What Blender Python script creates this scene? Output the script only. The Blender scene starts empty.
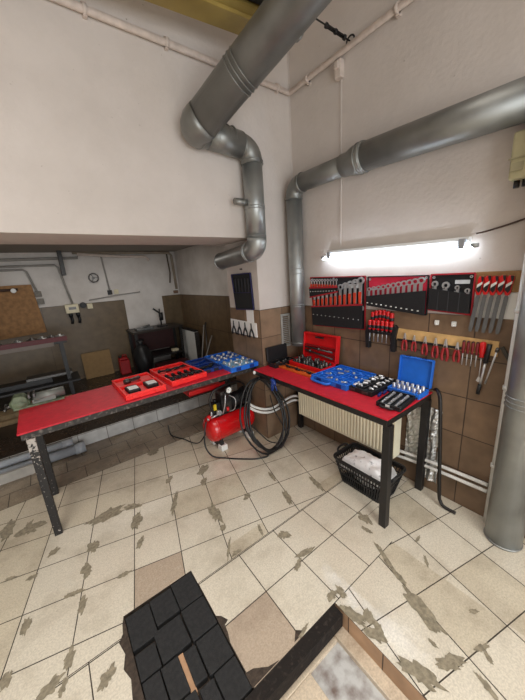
import bpy, bmesh, math, random
from mathutils import Vector, Matrix
random.seed(7)
PI = math.pi
SC = bpy.context.scene
COL = SC.collection
V = Vector

# ------------------------------------------------------------------ materials
def lin(c):
    return tuple(((v/255)/12.92 if v/255 <= .04045 else ((v/255+.055)/1.055)**2.4) for v in c) + (1,)
MATS = {}
def nodes_of(name):
    m = bpy.data.materials.new(name); m.use_nodes = True
    nt = m.node_tree; b = nt.nodes['Principled BSDF']
    return m, nt, b
def mat(name, rgb, rough=.6, metal=0., var=.12, vscale=14., bump=0., bscale=60., rgb2=None, cut=(.4, .65), spec=.5, rvar=0., emit=0., coat=0.):
    """plain procedural material: colour modulated by noise, optional second colour in patches, optional bump"""
    if name in MATS: return MATS[name]
    m, nt, b = nodes_of(name)
    N = nt.nodes.new; L = nt.links.new
    tc = N('ShaderNodeTexCoord')
    no = N('ShaderNodeTexNoise'); no.inputs['Scale'].default_value = vscale; no.inputs['Detail'].default_value = 5
    L(tc.outputs['Object'], no.inputs['Vector'])
    r = N('ShaderNodeValToRGB'); c = lin(rgb)
    e = r.color_ramp.elements
    if rgb2 is None:
        e[0].position = .3; e[1].position = .7
        e[0].color = tuple(x*(1-var) for x in c[:3])+(1,); e[1].color = tuple(min(1, x*(1+var)) for x in c[:3])+(1,)
    else:
        e[0].position, e[1].position = cut; e[0].color = c; e[1].color = lin(rgb2)
    L(no.outputs['Fac'], r.inputs['Fac']); L(r.outputs['Color'], b.inputs['Base Color'])
    b.inputs['Roughness'].default_value = rough; b.inputs['Metallic'].default_value = metal
    b.inputs['Specular IOR Level'].default_value = spec
    b.inputs['Coat Weight'].default_value = coat
    if rvar:
        mr = N('ShaderNodeMapRange'); mr.inputs['To Min'].default_value = rough-rvar; mr.inputs['To Max'].default_value = rough+rvar
        mr.inputs['From Min'].default_value = .3; mr.inputs['From Max'].default_value = .7
        L(no.outputs['Fac'], mr.inputs['Value']); L(mr.outputs['Result'], b.inputs['Roughness'])
    if bump:
        n2 = N('ShaderNodeTexNoise'); n2.inputs['Scale'].default_value = bscale; n2.inputs['Detail'].default_value = 4
        L(tc.outputs['Object'], n2.inputs['Vector'])
        bp = N('ShaderNodeBump'); bp.inputs['Strength'].default_value = bump; bp.inputs['Distance'].default_value = .01
        L(n2.outputs['Fac'], bp.inputs['Height']); L(bp.outputs['Normal'], b.inputs['Normal'])
    if emit:
        b.inputs['Emission Color'].default_value = c; b.inputs['Emission Strength'].default_value = emit
    MATS[name] = m
    return m

def plaster(name, rgb, dirt=(150, 138, 126), amount=.35):
    m, nt, b = nodes_of(name); N = nt.nodes.new; L = nt.links.new
    tc = N('ShaderNodeTexCoord')
    n1 = N('ShaderNodeTexNoise'); n1.inputs['Scale'].default_value = 1.3; n1.inputs['Detail'].default_value = 7; n1.inputs['Roughness'].default_value = .65
    n2 = N('ShaderNodeTexNoise'); n2.inputs['Scale'].default_value = 34; n2.inputs['Detail'].default_value = 6
    for n in (n1, n2): L(tc.outputs['Object'], n.inputs['Vector'])
    r = N('ShaderNodeValToRGB'); e = r.color_ramp.elements
    e[0].position = .36; e[0].color = tuple(a*(1-amount)+d*amount for a, d in zip(lin(rgb), lin(dirt))); e[1].position = .62; e[1].color = lin(rgb)
    L(n1.outputs['Fac'], r.inputs['Fac'])
    # small dark specks
    r2 = N('ShaderNodeValToRGB'); e = r2.color_ramp.elements
    e[0].position = .73; e[0].color = (0, 0, 0, 1); e[1].position = .80; e[1].color = (1, 1, 1, 1)
    L(n2.outputs['Fac'], r2.inputs['Fac'])
    mx = N('ShaderNodeMix'); mx.data_type = 'RGBA'; mx.inputs['B'].default_value = lin(dirt)
    L(r2.outputs['Color'], mx.inputs['Factor']); L(r.outputs['Color'], mx.inputs['A'])
    L(mx.outputs['Result'], b.inputs['Base Color'])
    b.inputs['Roughness'].default_value = .75; b.inputs['Specular IOR Level'].default_value = .3
    bp = N('ShaderNodeBump'); bp.inputs['Strength'].default_value = .25; bp.inputs['Distance'].default_value = .01
    ad = N('ShaderNodeMath'); ad.operation = 'ADD'
    L(n1.outputs['Fac'], ad.inputs[0]); L(n2.outputs['Fac'], ad.inputs[1]); L(ad.outputs[0], bp.inputs['Height']); L(bp.outputs['Normal'], b.inputs['Normal'])
    return m

def tiled(name, rgb, grout, axes, T, off=(0, 0), rough=.4, mortar=.004, T2=None, vary=.1, stagger=0., spec=.4):
    """square wall tiles: axes picks the two object axes that span the wall"""
    m, nt, b = nodes_of(name); N = nt.nodes.new; L = nt.links.new
    tc = N('ShaderNodeTexCoord'); sp = N('ShaderNodeSeparateXYZ'); L(tc.outputs['Object'], sp.inputs[0])
    cb = N('ShaderNodeCombineXYZ')
    for i, ax in enumerate(axes):
        ma = N('ShaderNodeMath'); ma.operation = 'SUBTRACT'; ma.inputs[1].default_value = off[i]
        L(sp.outputs[ax], ma.inputs[0]); L(ma.outputs[0], cb.inputs[i])
    br = N('ShaderNodeTexBrick'); br.offset = stagger; br.squash = 1
    br.inputs['Scale'].default_value = 1; br.inputs['Brick Width'].default_value = T; br.inputs['Row Height'].default_value = T2 or T
    br.inputs['Mortar Size'].default_value = mortar; br.inputs['Mortar Smooth'].default_value = .2; br.inputs['Bias'].default_value = 0
    c = lin(rgb)
    br.inputs['Color1'].default_value = tuple(x*(1-vary) for x in c[:3])+(1,); br.inputs['Color2'].default_value = tuple(x*(1+vary) for x in c[:3])+(1,)
    br.inputs['Mortar'].default_value = lin(grout)
    L(cb.outputs[0], br.inputs['Vector'])
    no = N('ShaderNodeTexNoise'); no.inputs['Scale'].default_value = 9; no.inputs['Detail'].default_value = 8; L(tc.outputs['Object'], no.inputs['Vector'])
    mr = N('ShaderNodeMapRange'); mr.inputs['To Min'].default_value = .8; mr.inputs['To Max'].default_value = 1.18; mr.inputs['From Min'].default_value = .3; mr.inputs['From Max'].default_value = .7
    L(no.outputs['Fac'], mr.inputs['Value'])
    mu = N('ShaderNodeMix'); mu.data_type = 'RGBA'; mu.blend_type = 'MULTIPLY'; mu.inputs['Factor'].default_value = 1
    L(br.outputs['Color'], mu.inputs['A']); L(mr.outputs['Result'], mu.inputs['B']); L(mu.outputs['Result'], b.inputs['Base Color'])
    b.inputs['Roughness'].default_value = rough; b.inputs['Specular IOR Level'].default_value = spec
    bp = N('ShaderNodeBump'); bp.inputs['Strength'].default_value = .4; bp.inputs['Distance'].default_value = -.004
    L(br.outputs['Fac'], bp.inputs['Height']); L(bp.outputs['Normal'], b.inputs['Normal'])
    return m

def floor_tile(name, rgb, dirt, rough=.24, dcut=(.50, .72), glaze=0.):
    m, nt, b = nodes_of(name); N = nt.nodes.new; L = nt.links.new
    tc = N('ShaderNodeTexCoord')
    def noise(s, d=6, r=.6):
        n = N('ShaderNodeTexNoise'); n.inputs['Scale'].default_value = s; n.inputs['Detail'].default_value = d; n.inputs['Roughness'].default_value = r
        L(tc.outputs['Object'], n.inputs['Vector']); return n
    nb, nf, nd = noise(2.2, 8, .7), noise(120, 3), noise(38, 6, .75)
    r1 = N('ShaderNodeValToRGB'); e = r1.color_ramp.elements; c = lin(rgb)
    e[0].position = .36; e[0].color = tuple(x*.86 for x in c[:3])+(1,); e[1].position = .62; e[1].color = tuple(min(1, x*1.08) for x in c[:3])+(1,)
    L(nf.outputs['Fac'], r1.inputs['Fac'])
    r2 = N('ShaderNodeValToRGB'); e = r2.color_ramp.elements
    e[0].position = dcut[0]; e[0].color = (0, 0, 0, 1); e[1].position = dcut[1]; e[1].color = (.75, .75, .75, 1)
    L(nb.outputs['Fac'], r2.inputs['Fac'])
    r3 = N('ShaderNodeValToRGB'); e = r3.color_ramp.elements
    e[0].position = .645; e[0].color = (0, 0, 0, 1); e[1].position = .70; e[1].color = (.9, .9, .9, 1)
    L(nd.outputs['Fac'], r3.inputs['Fac'])
    mx = N('ShaderNodeMath'); mx.operation = 'MAXIMUM'; L(r2.outputs['Color'], mx.inputs[0]); L(r3.outputs['Color'], mx.inputs[1])
    mi = N('ShaderNodeMix'); mi.data_type = 'RGBA'; mi.inputs['B'].default_value = lin(dirt)
    L(mx.outputs[0], mi.inputs['Factor']); L(r1.outputs['Color'], mi.inputs['A']); L(mi.outputs['Result'], b.inputs['Base Color'])
    mr = N('ShaderNodeMapRange'); mr.inputs['From Min'].default_value = .3; mr.inputs['From Max'].default_value = .7
    mr.inputs['To Min'].default_value = rough-.08; mr.inputs['To Max'].default_value = rough+.16
    L(nb.outputs['Fac'], mr.inputs['Value']); L(mr.outputs['Result'], b.inputs['Roughness'])
    b.inputs['Specular IOR Level'].default_value = .45
    bp = N('ShaderNodeBump'); bp.inputs['Strength'].default_value = .12; bp.inputs['Distance'].default_value = .004
    L(nd.outputs['Fac'], bp.inputs['Height']); L(bp.outputs['Normal'], b.inputs['Normal'])
    if glaze:
        b.inputs['Coat Weight'].default_value = glaze; b.inputs['Coat Roughness'].default_value = .05
        b2 = N('ShaderNodeBump'); b2.inputs['Strength'].default_value = .5; b2.inputs['Distance'].default_value = .0006
        L(nf.outputs['Fac'], b2.inputs['Height']); L(b2.outputs['Normal'], b.inputs['Coat Normal'])
    return m

WHITE = plaster('wall_paint', (207, 198, 191), amount=.2)
WHITE2 = plaster('alcove_paint', (218, 213, 208), amount=.4)
CEIL = plaster('ceiling_paint', (205, 198, 190))
BROWN_R = tiled('brown_tile_right', (124, 101, 80), (66, 52, 42), (1, 2), .29, (.09, 0))
BROWN_L = tiled('brown_tile_stub', (130, 107, 86), (84, 68, 56), (0, 2), .29, (1.713, 0))
BROWN_J = tiled('brown_tile_jamb', (130, 107, 86), (84, 68, 56), (1, 2), .29, (2.366, 0))
BROWN_A = tiled('brown_panel_alcove', (104, 85, 62), (66, 52, 38), (1, 2), .6, (2.94, 0.3), mortar=.006)
BROWN_B = tiled('brown_panel_back', (106, 89, 66), (76, 62, 48), (0, 2), 1.3, (-2.65, 0.2), mortar=.004)
RISER = tiled('white_riser_tile', (196, 196, 192), (110, 106, 100), (0, 2), .3, (0, -.15), vary=.06)
PITBROWN = tiled('pit_brown_tile', (176, 142, 112), (84, 66, 52), (1, 2), .2, (.1, 0), rough=.5)
T_CREAM = floor_tile('cream_floor_tile', (213, 205, 188), (146, 132, 110), dcut=(.48, .80), glaze=.9)
T_CREAM2 = floor_tile('cream_floor_tile_worn', (203, 193, 172), (130, 115, 96), dcut=(.46, .74), glaze=.6)
T_TAN = floor_tile('tan_floor_tile', (176, 160, 142), (124, 106, 90))
T_OLD = floor_tile('old_floor_tile', (156, 142, 122), (92, 80, 68), dcut=(.38, .62))
T_DARK = floor_tile('dark_floor_tile', (56, 46, 38), (34, 28, 24), dcut=(.38, .62))
GROUT = mat('floor_grout', (62, 54, 46), .9, var=.3)
CEMENT = mat('cement_patch', (138, 129, 110), .95, var=.3, vscale=45, bump=.5, bscale=120)
GALV = mat('galvanised_metal', (158, 160, 158), .40, .7, var=.14, vscale=7, rvar=.08)
GALV_D = mat('weathered_zinc', (134, 134, 130), .42, .7, var=.16, vscale=6, rvar=.08)
RED_TOP = mat('red_bench_top', (192, 22, 42), .55, var=.12, vscale=26, rgb2=None, bump=.15, bscale=90)
BLACK_P = mat('black_paint', (26, 24, 24), .45, var=.3)
WORN = mat('worn_black_paint', (30, 27, 25), .55, vscale=75, rgb2=(140, 132, 124), cut=(.62, .70), bump=.2)
WORN_R = mat('worn_rail_paint', (44, 39, 36), .6, vscale=40, rgb2=(112, 104, 97), cut=(.52, .72), bump=.2)
RED_P = mat('red_plastic', (205, 20, 24), .35, var=.08)
CORAL_P = mat('bright_red_plastic', (244, 48, 46), .38, var=.08)
BLUE_P = mat('blue_plastic', (30, 104, 204), .38, var=.1)
NAVY_P = mat('dark_blue_plastic', (16, 50, 124), .38, var=.12)
BLACK_PL = mat('black_plastic', (22, 22, 24), .5, var=.2)
ORANGE = mat('orange_foam', (206, 92, 26), .6, var=.15)
STEEL = mat('tool_steel', (206, 206, 208), .3, .7, var=.1)
DSTEEL = mat('dark_steel', (92, 90, 88), .4, .8, var=.2, vscale=40)
BLACK_CL = mat('black_cloth', (20, 20, 23), .8, var=.25, vscale=60, bump=.2, bscale=300)
PINK_CL = mat('crimson_cloth', (196, 34, 62), .7, var=.18, vscale=9, bump=.25, bscale=18)
RED_TRIM = mat('red_trim_cloth', (160, 22, 36), .7)
NAVY_CL = mat('navy_cloth', (38, 38, 84), .75)
ORANGE_CL = mat('orange_red_handle', (200, 62, 36), .5)
WOOD = mat('pine_strip', (206, 168, 112), .6, var=.2, vscale=18)
WOOD_B = mat('old_board_wood', (150, 116, 72), .65, var=.2, vscale=10)
PLY = mat('plywood', (148, 108, 66), .7, var=.28, vscale=16)
PLANK = mat('grey_timber', (132, 112, 82), .8, var=.3, vscale=20)
CARD = mat('brown_cardboard', (140, 112, 74), .8, var=.1)
WHITE_PL = mat('white_plastic', (226, 226, 222), .4, var=.04)
CREAM_PL = mat('cream_plastic', (214, 204, 174), .5, var=.06)
PINKPIPE = mat('painted_conduit', (204, 190, 180), .55, var=.12, vscale=20)
GREYPIPE = mat('grey_conduit', (150, 146, 140), .5, var=.12)
PVC = mat('grey_pvc', (160, 166, 172), .4, var=.08)
RADI = mat('cream_radiator', (236, 228, 200), .4, var=.05)
FOIL = mat('silver_foil', (210, 210, 208), .28, .95, var=.15, vscale=30, bump=.6, bscale=90)
RUBBER = mat('rubber_mat', (33, 33, 34), .85, var=.35, vscale=70, bump=.3, bscale=260)
HOSE = mat('black_hose', (20, 20, 21), .38, var=.2)
RAG = mat('white_rag', (236, 236, 236), .9, rgb2=(150, 150, 152), cut=(.58, .68), vscale=22, bump=.3, bscale=40)
TANKRED = mat('compressor_red', (196, 12, 18), .22, var=.06, coat=.4)
YELLOW = mat('yellow_painted_steel', (150, 128, 66), .35, var=.2, vscale=5)
VISE = mat('vise_paint', (112, 124, 98), .5, rgb2=(72, 84, 64), vscale=20)
BEIGE_BOX = mat('beige_switch_box', (176, 168, 132), .5, var=.12)
PAPER = mat('white_paper', (232, 230, 228), .8, var=.03)
TUBE = mat('fluorescent_glow', (226, 240, 255), .3, emit=22.)
PITPANEL = mat('stained_pit_panel', (184, 184, 182), .5, rgb2=(104, 86, 78), cut=(.44, .74), vscale=13, bump=.2)
PITSTEEL = mat('black_pit_steel', (38, 34, 32), .75, 0, rgb2=(62, 55, 50), cut=(.56, .74), vscale=40, bump=.3, spec=.12)
DIRT = mat('dark_rubble_edge', (62, 52, 44), .95, var=.4, vscale=50, bump=.6)
PALEWOOD = mat('pale_board', (176, 138, 106), .7, var=.2)
GLASSW = mat('gauge_face', (236, 236, 230), .3, var=.02)

# ------------------------------------------------------------------ mesh helpers
class MB:
    def __init__(s): s.v = []; s.f = []; s.m = []; s.sm = []
    def add(s, vs, fs, mi=0, smooth=False, M=None):
        o = len(s.v)
        s.v += [tuple(M @ V(p)) if M is not None else tuple(p) for p in vs]
        s.f += [tuple(i+o for i in f) for f in fs]; s.m += [mi]*len(fs); s.sm += [smooth]*len(fs)
        return s
    def box(s, lo, hi, mi=0, M=None):
        x0, y0, z0 = lo; x1, y1, z1 = hi
        return s.add([(x0,y0,z0),(x1,y0,z0),(x1,y1,z0),(x0,y1,z0),(x0,y0,z1),(x1,y0,z1),(x1,y1,z1),(x0,y1,z1)],
              [(0,3,2,1),(4,5,6,7),(0,1,5,4),(1,2,6,5),(2,3,7,6),(3,0,4,7)], mi, False, M)
    def cbox(s, c, d, mi=0, M=None):
        return s.box([c[i]-d[i]/2 for i in range(3)], [c[i]+d[i]/2 for i in range(3)], mi, M)
    def bar(s, a, b, w, h, mi=0, up=(0,0,1)):
        a, b = V(a), V(b); d = (b-a).normalized(); u = V(up)
        if abs(d.dot(u)) > .98: u = V((1,0,0))
        r = d.cross(u).normalized(); u = r.cross(d)
        vs = [p + r*i*w/2 + u*j*h/2 for p in (a, b) for i, j in ((-1,-1),(1,-1),(1,1),(-1,1))]
        return s.add(vs, [(3,2,1,0),(4,5,6,7),(0,1,5,4),(1,2,6,5),(2,3,7,6),(3,0,4,7)], mi)
    def tube(s, pts, r, n=12, mi=0, caps=True, closed=False):
        P = [V(p) for p in pts]; k = len(P); rs = r if isinstance(r, (list, tuple)) else [r]*k
        T = []
        for i in range(k):
            if closed: t = P[(i+1) % k]-P[i-1]
            else: t = P[min(i+1, k-1)]-P[max(i-1, 0)]
            T.append(t.normalized())
        u = V((0,0,1)) if abs(T[0].z) < .9 else V((1,0,0))
        u = (u - T[0]*u.dot(T[0])).normalized(); vs = []
        for i in range(k):
            u = (u - T[i]*u.dot(T[i])).normalized(); w = T[i].cross(u)
            vs += [P[i] + (u*math.cos(a)+w*math.sin(a))*rs[i] for a in [2*PI*j/n for j in range(n)]]
        fs = []
        for i in range(k if closed else k-1):
            a, b = i*n, ((i+1) % k)*n
            fs += [(a+j, a+(j+1) % n, b+(j+1) % n, b+j) for j in range(n)]
        s.add(vs, fs, mi, True)
        if caps and not closed:
            o = len(s.v)-len(vs)
            s.f += [tuple(o+j for j in reversed(range(n))), tuple(o+(k-1)*n+j for j in range(n))]; s.m += [mi]*2; s.sm += [False]*2
        return s
    def cyl(s, a, b, r, n=16, mi=0, r2=None): return s.tube([a, b], [r, r2 if r2 is not None else r], n, mi)
    def lathe(s, prof, o=(0,0,0), ax=(0,0,1), n=24, mi=0):
        pts = []; rs = []; ax = V(ax).normalized()
        u = V((1,0,0)) if abs(ax.x) < .9 else V((0,1,0)); u = (u-ax*u.dot(ax)).normalized(); w = ax.cross(u)
        vs = [V(o)+ax*z+(u*math.cos(2*PI*j/n)+w*math.sin(2*PI*j/n))*max(r, 1e-5) for r, z in prof for j in range(n)]
        fs = [(i*n+j, i*n+(j+1) % n, (i+1)*n+(j+1) % n, (i+1)*n+j) for i in range(len(prof)-1) for j in range(n)]
        fs += [tuple(reversed(range(n))), tuple((len(prof)-1)*n+j for j in range(n))]
        return s.add(vs, fs, mi, True)
    def prism(s, poly, o, U, W, D, mi=0, smooth=False):
        """polygon in plane (o,U,W) extruded by vector D"""
        o, U, W, D = V(o), V(U), V(W), V(D); n = len(poly)
        vs = [o+U*x+W*y for x, y in poly]; vs += [p+D for p in vs]
        fs = [tuple(range(n)), tuple(reversed(range(n, 2*n)))] + [(j, n+j, n+(j+1) % n, (j+1) % n) for j in range(n)]
        return s.add(vs, fs, mi, smooth)
    def ring(s, c, U, W, D, ro, ri, n=16, mi=0, a0=0, a1=2*PI):
        """flat annulus (or arc) of given thickness vector D"""
        c, U, W, D = V(c), V(U), V(W), V(D); full = abs(a1-a0-2*PI) < 1e-6; k = n if full else n+1
        A = [a0+(a1-a0)*i/n for i in range(k)]
        vs = []
        for a in A:
            e = U*math.cos(a)+W*math.sin(a); vs += [c+e*ri, c+e*ro, c+e*ro+D, c+e*ri+D]
        fs = []
        for i in range(n):
            p, q = 4*i, 4*((i+1) % k)
            fs += [(p+j, p+(j+1) % 4, q+(j+1) % 4, q+j) for j in range(4)]
        if not full: fs += [(3,2,1,0), (4*n, 4*n+1, 4*n+2, 4*n+3)]
        return s.add(vs, fs, mi)
    def sphere(s, c, r, n=12, m=8, mi=0):
        rx, ry, rz = r if isinstance(r, (tuple, list)) else (r, r, r)
        vs = [(c[0], c[1], c[2]-rz)]
        for i in range(1, m):
            t = -PI/2+PI*i/m
            vs += [(c[0]+rx*math.cos(t)*math.cos(2*PI*j/n), c[1]+ry*math.cos(t)*math.sin(2*PI*j/n), c[2]+rz*math.sin(t)) for j in range(n)]
        vs.append((c[0], c[1], c[2]+rz)); fs = [(0, 1+(j+1) % n, 1+j) for j in range(n)]
        for i in range(m-2): fs += [(1+i*n+j, 1+i*n+(j+1) % n, 1+(i+1)*n+(j+1) % n, 1+(i+1)*n+j) for j in range(n)]
        t = 1+(m-2)*n; fs += [(t+j, t+(j+1) % n, len(vs)-1) for j in range(n)]
        return s.add(vs, fs, mi, True)
    def build(s, name, mats, parent=None, bevel=0., fix=True, seg=2):
        me = bpy.data.meshes.new(name); me.from_pydata([tuple(p) for p in s.v], [], s.f)
        for m in (mats if isinstance(mats, (list, tuple)) else [mats]): me.materials.append(m)
        me.polygons.foreach_set('material_index', s.m); me.polygons.foreach_set('use_smooth', s.sm)
        if fix:
            bm = bmesh.new(); bm.from_mesh(me); bmesh.ops.recalc_face_normals(bm, faces=bm.faces); bm.to_mesh(me); bm.free()
        me.update()
        o = bpy.data.objects.new(name, me); COL.objects.link(o)
        if parent: o.parent = parent
        if bevel:
            b = o.modifiers.new('Bevel', 'BEVEL'); b.width = bevel; b.segments = seg; b.limit_method = 'ANGLE'; b.angle_limit = .7
        return o

def tag(o, label, cat, group=None, kind=None):
    o['label'] = label; o['category'] = cat
    if group: o['group'] = group
    if kind: o['kind'] = kind
    return o
def thing(name, label, cat, loc=(0,0,0), rz=0., group=None, rx=0., ry=0.):
    o = bpy.data.objects.new(name, None); COL.objects.link(o); o.empty_display_size = .05
    o.location = loc; o.rotation_euler = (rx, ry, rz)
    return tag(o, label, cat, group)
def struct(mb, name, m, bevel=0.):
    o = mb.build(name, m, None, bevel); o['kind'] = 'structure'; return o
def dup(root, loc, label, rz=None, scale=None, rot=None):
    r = root.copy(); COL.objects.link(r); r.location = loc; r['label'] = label
    if rz is not None: r.rotation_euler = (0, 0, rz)
    if rot is not None: r.rotation_euler = rot
    if scale is not None: r.scale = scale if isinstance(scale, tuple) else (scale,)*3
    for ch in list(root.children):
        c = ch.copy(); COL.objects.link(c); c.parent = r
        for g in list(ch.children):
            d = g.copy(); COL.objects.link(d); d.parent = c
    return r
ORD = ['first','second','third','fourth','fifth','sixth','seventh','eighth','ninth','tenth','eleventh','twelfth']
def smooth_path(pts, n=8):
    P = [V(p) for p in pts]; out = []
    for i in range(len(P)-1):
        p0, p1, p2, p3 = P[max(i-1, 0)], P[i], P[i+1], P[min(i+2, len(P)-1)]
        for k in range(n):
            t = k/n
            out.append(.5*((2*p1)+(p2-p0)*t+(2*p0-5*p1+4*p2-p3)*t*t+(3*p1-p0-3*p2+p3)*t**3))
    out.append(P[-1]); return out

# ------------------------------------------------------------------ room constants
XR, YC, YT, XJ, XA, YB = 2.23, 2.366, 2.945, 1.723, 2.36, 6.1
ZS, ZA, ZTOP, XL, YR = 2.136, 2.37, 4.8, -3.2, -4.2
RZ = -PI/2            # faces out of the right wall: local x runs towards the camera side, local -y points into the room

# ------------------------------------------------------------------ floor: real tile layout with a cut-out for the pit
def clip(poly, nx, ny, d):            # keep nx*x+ny*y >= d
    out = []
    for i in range(len(poly)):
        a, b = poly[i], poly[(i+1) % len(poly)]
        da, db = nx*a[0]+ny*a[1]-d, nx*b[0]+ny*b[1]-d
        if da >= 0: out.append(a)
        if (da >= 0) != (db >= 0):
            t = da/(da-db); out.append((a[0]+(b[0]-a[0])*t, a[1]+(b[1]-a[1])*t))
    return out
def clipbox(p, x0, y0, x1, y1):
    for nx, ny, d in ((1,0,x0),(-1,0,-x1),(0,1,y0),(0,-1,-y1)):
        p = clip(p, nx, ny, d)
        if len(p) < 3: return []
    return p
fl = MB()
def flat(poly, z, mi): fl.add([(x, y, z) for x, y in poly], [tuple(range(len(poly)))], mi)
MX0, MX1, MY0, MY1 = 0.0, .405, .79, 1.49         # hole filled with rubber mats
PX0, PX1, PY0, PY1 = -.3, .96, -1.3, .79          # inspection pit
for x0, y0, x1, y1 in ((XL, MY1, 2.36, 3.72), (XL, PY1, MX0, MY1), (MX1, PY1, XR+.05, MY1), (XL, YR, PX0, PY1), (PX1, YR, XR+.05, PY1), (PX0, YR, PX1, PY0)):
    flat([(x0,y0),(x1,y0),(x1,y1),(x0,y1)], 0, 0)
GAP = .0028
def lattice(ox, oy, ang, T, regions, pick, rng=40):
    c, s = math.cos(ang), math.sin(ang)
    for i in range(-rng, rng):
        for j in range(-rng, rng):
            q = [((i+a)*T+e*GAP, (j+b)*T+g*GAP) for a, b, e, g in ((0,0,1,1),(1,0,-1,1),(1,1,-1,-1),(0,1,1,-1))]
            w = [(ox+x*c-y*s, oy+x*s+y*c) for x, y in q]
            cx = sum(p[0] for p in w)/4; cy = sum(p[1] for p in w)/4
            if not (XL-.5 < cx < 2.8 and YR-.5 < cy < 4): continue
            for r in regions:
                p = clipbox(w, *r)
                if len(p) >= 3: flat(p, .0012, pick(i, j, cx, cy))
A = math.radians(-13.8)
def pick1(i, j, x, y):
    if abs(x-.30) < .12 and abs(y-1.57) < .12: return 3
    return 2 if (y > 2.35 or x < -.35 and y > 2 or random.random() < .2) else 1
g = .002
lattice(.19, 2.02, A, .2975, [(XL, 1.49, XR, 3.04-g), (XL, 1.385+g, MX0, 1.49), (MX1, 1.385+g, XR, 1.49)], pick1)
def pick2(i, j, x, y): return 3 if (.4 < x < .7 and y < 1.08) or (x > 1.0 and x < 1.3 and False) else 1
lattice(.405, .79, 0, .2935, [(XL, .79+g, MX0, 1.385-g), (MX1, .79+g, 1.55, 1.385-g)], pick2)
lattice(.405, 1.0835, 0, .2935, [(1.55, 1.02, XR, 1.385-g)], pick2)
lattice(1.61, .46, A, .2965, [(1.55, .46, XR, 1.02-g), (PX1, YR, 1.55, .79-g), (1.55, YR, XR, .46), (XL, YR, PX0, .79-g), (PX0, YR, PX1, PY0)], lambda i, j, x, y: 2 if random.random() < .25 and not (.9 < x < 1.3 and .3 < y < .8) else 1)
# running-bond strip of older tiles under the far side of the left bench
for r in range(3):
    y0 = 3.04+r*.222
    for k in range(-16, 18):
        x0 = k*.30+(.15 if r % 2 else 0)
        p = clipbox([(x0+.003, y0+.003), (x0+.297, y0+.003), (x0+.297, y0+.219), (x0+.003, y0+.219)], XL, 0, 2.36, 3.705)
        if p: flat(p, .0012, 4)
# cement repairs along the joints
PATCH = [(-0.6,2.63,-0.56,2.83,0.095),(-0.52,2.63,-0.36,2.62,0.123),(-0.47,2.6,-0.44,2.71,0.059),(-0.32,2.23,-0.28,2.27,0.054),(-0.08,2.34,0.2,2.39,0.116),(-0.08,2.06,-0.06,2.16,0.075),(-0.14,1.89,-0.12,1.99,0.061),(-0.19,1.67,-0.16,1.76,0.048),(-0.25,1.83,-0.17,1.81,0.04),(-0.44,2.12,-0.4,2.12,0.039),(-0.55,2.21,-0.51,2.2,0.029),(-0.45,1.74,-0.43,1.84,0.041),(-0.52,1.53,-0.5,1.59,0.048),(-0.27,1.43,-0.24,1.5,0.053),(-0.38,1.38,-0.3,1.41,0.069),(-0.3,1.33,-0.28,1.38,0.031),(-0.15,1.23,-0.09,1.29,0.055),(0.2,2.05,0.27,2.23,0.073),(0.19,2.36,0.3,2.28,0.061),(0.18,1.89,0.23,1.95,0.044),(0.03,1.75,0.09,1.74,0.041),(0.48,2.02,0.59,2.23,0.046),(0.57,2.4,0.63,2.48,0.051),(0.85,2.31,0.98,2.41,0.08),(0.81,2.16,0.87,2.24,0.053),(0.76,1.9,0.73,1.69,0.084),(0.71,1.63,0.74,1.65,0.051),(0.63,1.41,0.71,1.52,0.021),(0.67,1.4,0.72,1.41,0.038),(1.01,1.76,1.06,1.8,0.048),(0.94,1.49,0.91,1.4,0.022),(1.32,1.63,1.25,1.47,0.053),(1.61,1.6,1.56,1.42,0.055),(1.36,1.88,1.34,1.78,0.044),(1.0,1.31,1.06,1.29,0.073),(0.98,1.12,1.11,1.1,0.04),(0.92,1.06,0.99,1.1,0.031),(1.59,1.07,1.56,0.96,0.064),(1.5,0.98,1.5,0.92,0.036),(1.45,0.84,1.36,0.66,0.037),(1.37,0.67,1.35,0.6,0.035),(1.31,0.58,1.26,0.36,0.088),(1.06,0.66,1.02,0.6,0.051),(1.05,0.6,1.01,0.53,0.038),(1.0,0.45,1.04,0.28,0.077),(1.12,0.32,1.21,0.26,0.069),(1.21,0.19,1.19,0.12,0.03),(1.31,0.23,1.37,0.21,0.028),(1.33,0.2,1.31,0.17,0.022),(1.47,0.31,1.5,0.29,0.023),(1.67,0.69,1.72,0.69,0.019),(1.6,0.6,1.56,0.57,0.021),(0.95,0.82,1.0,0.83,0.051),(1.03,0.83,1.03,0.78,0.049),(1.18,0.38,1.18,0.36,0.017),(0.97,.76,1.0,.62,.05),(.985,.62,1.0,.52,.045),(.70,.80,.76,.81,.02),(0.58,2.98,0.66,3.03,0.13),(0.32,3.62,0.4,3.67,0.105)]
for k, (ax, ay, bx, by, w) in enumerate(PATCH):
    a, b = V((ax, ay)), V((bx, by)); d = b-a; ln = max(d.length, .03); d = d.normalized() if d.length > 1e-4 else V((1,0)); n = V((-d.y, d.x)); c = (a+b)/2
    pts = []
    for i in range(30):
        t = 2*PI*i/30; q = .92+random.uniform(-.22, .22)+.12*math.sin(2*t+k)+.1*math.sin(5*t+2*k)
        p = c+d*math.cos(t)*(ln/2+.012)*q+n*math.sin(t)*(w/2)*q
        pts.append((p.x, p.y))
    flat(pts, .0022+.00004*k, 5)
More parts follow.
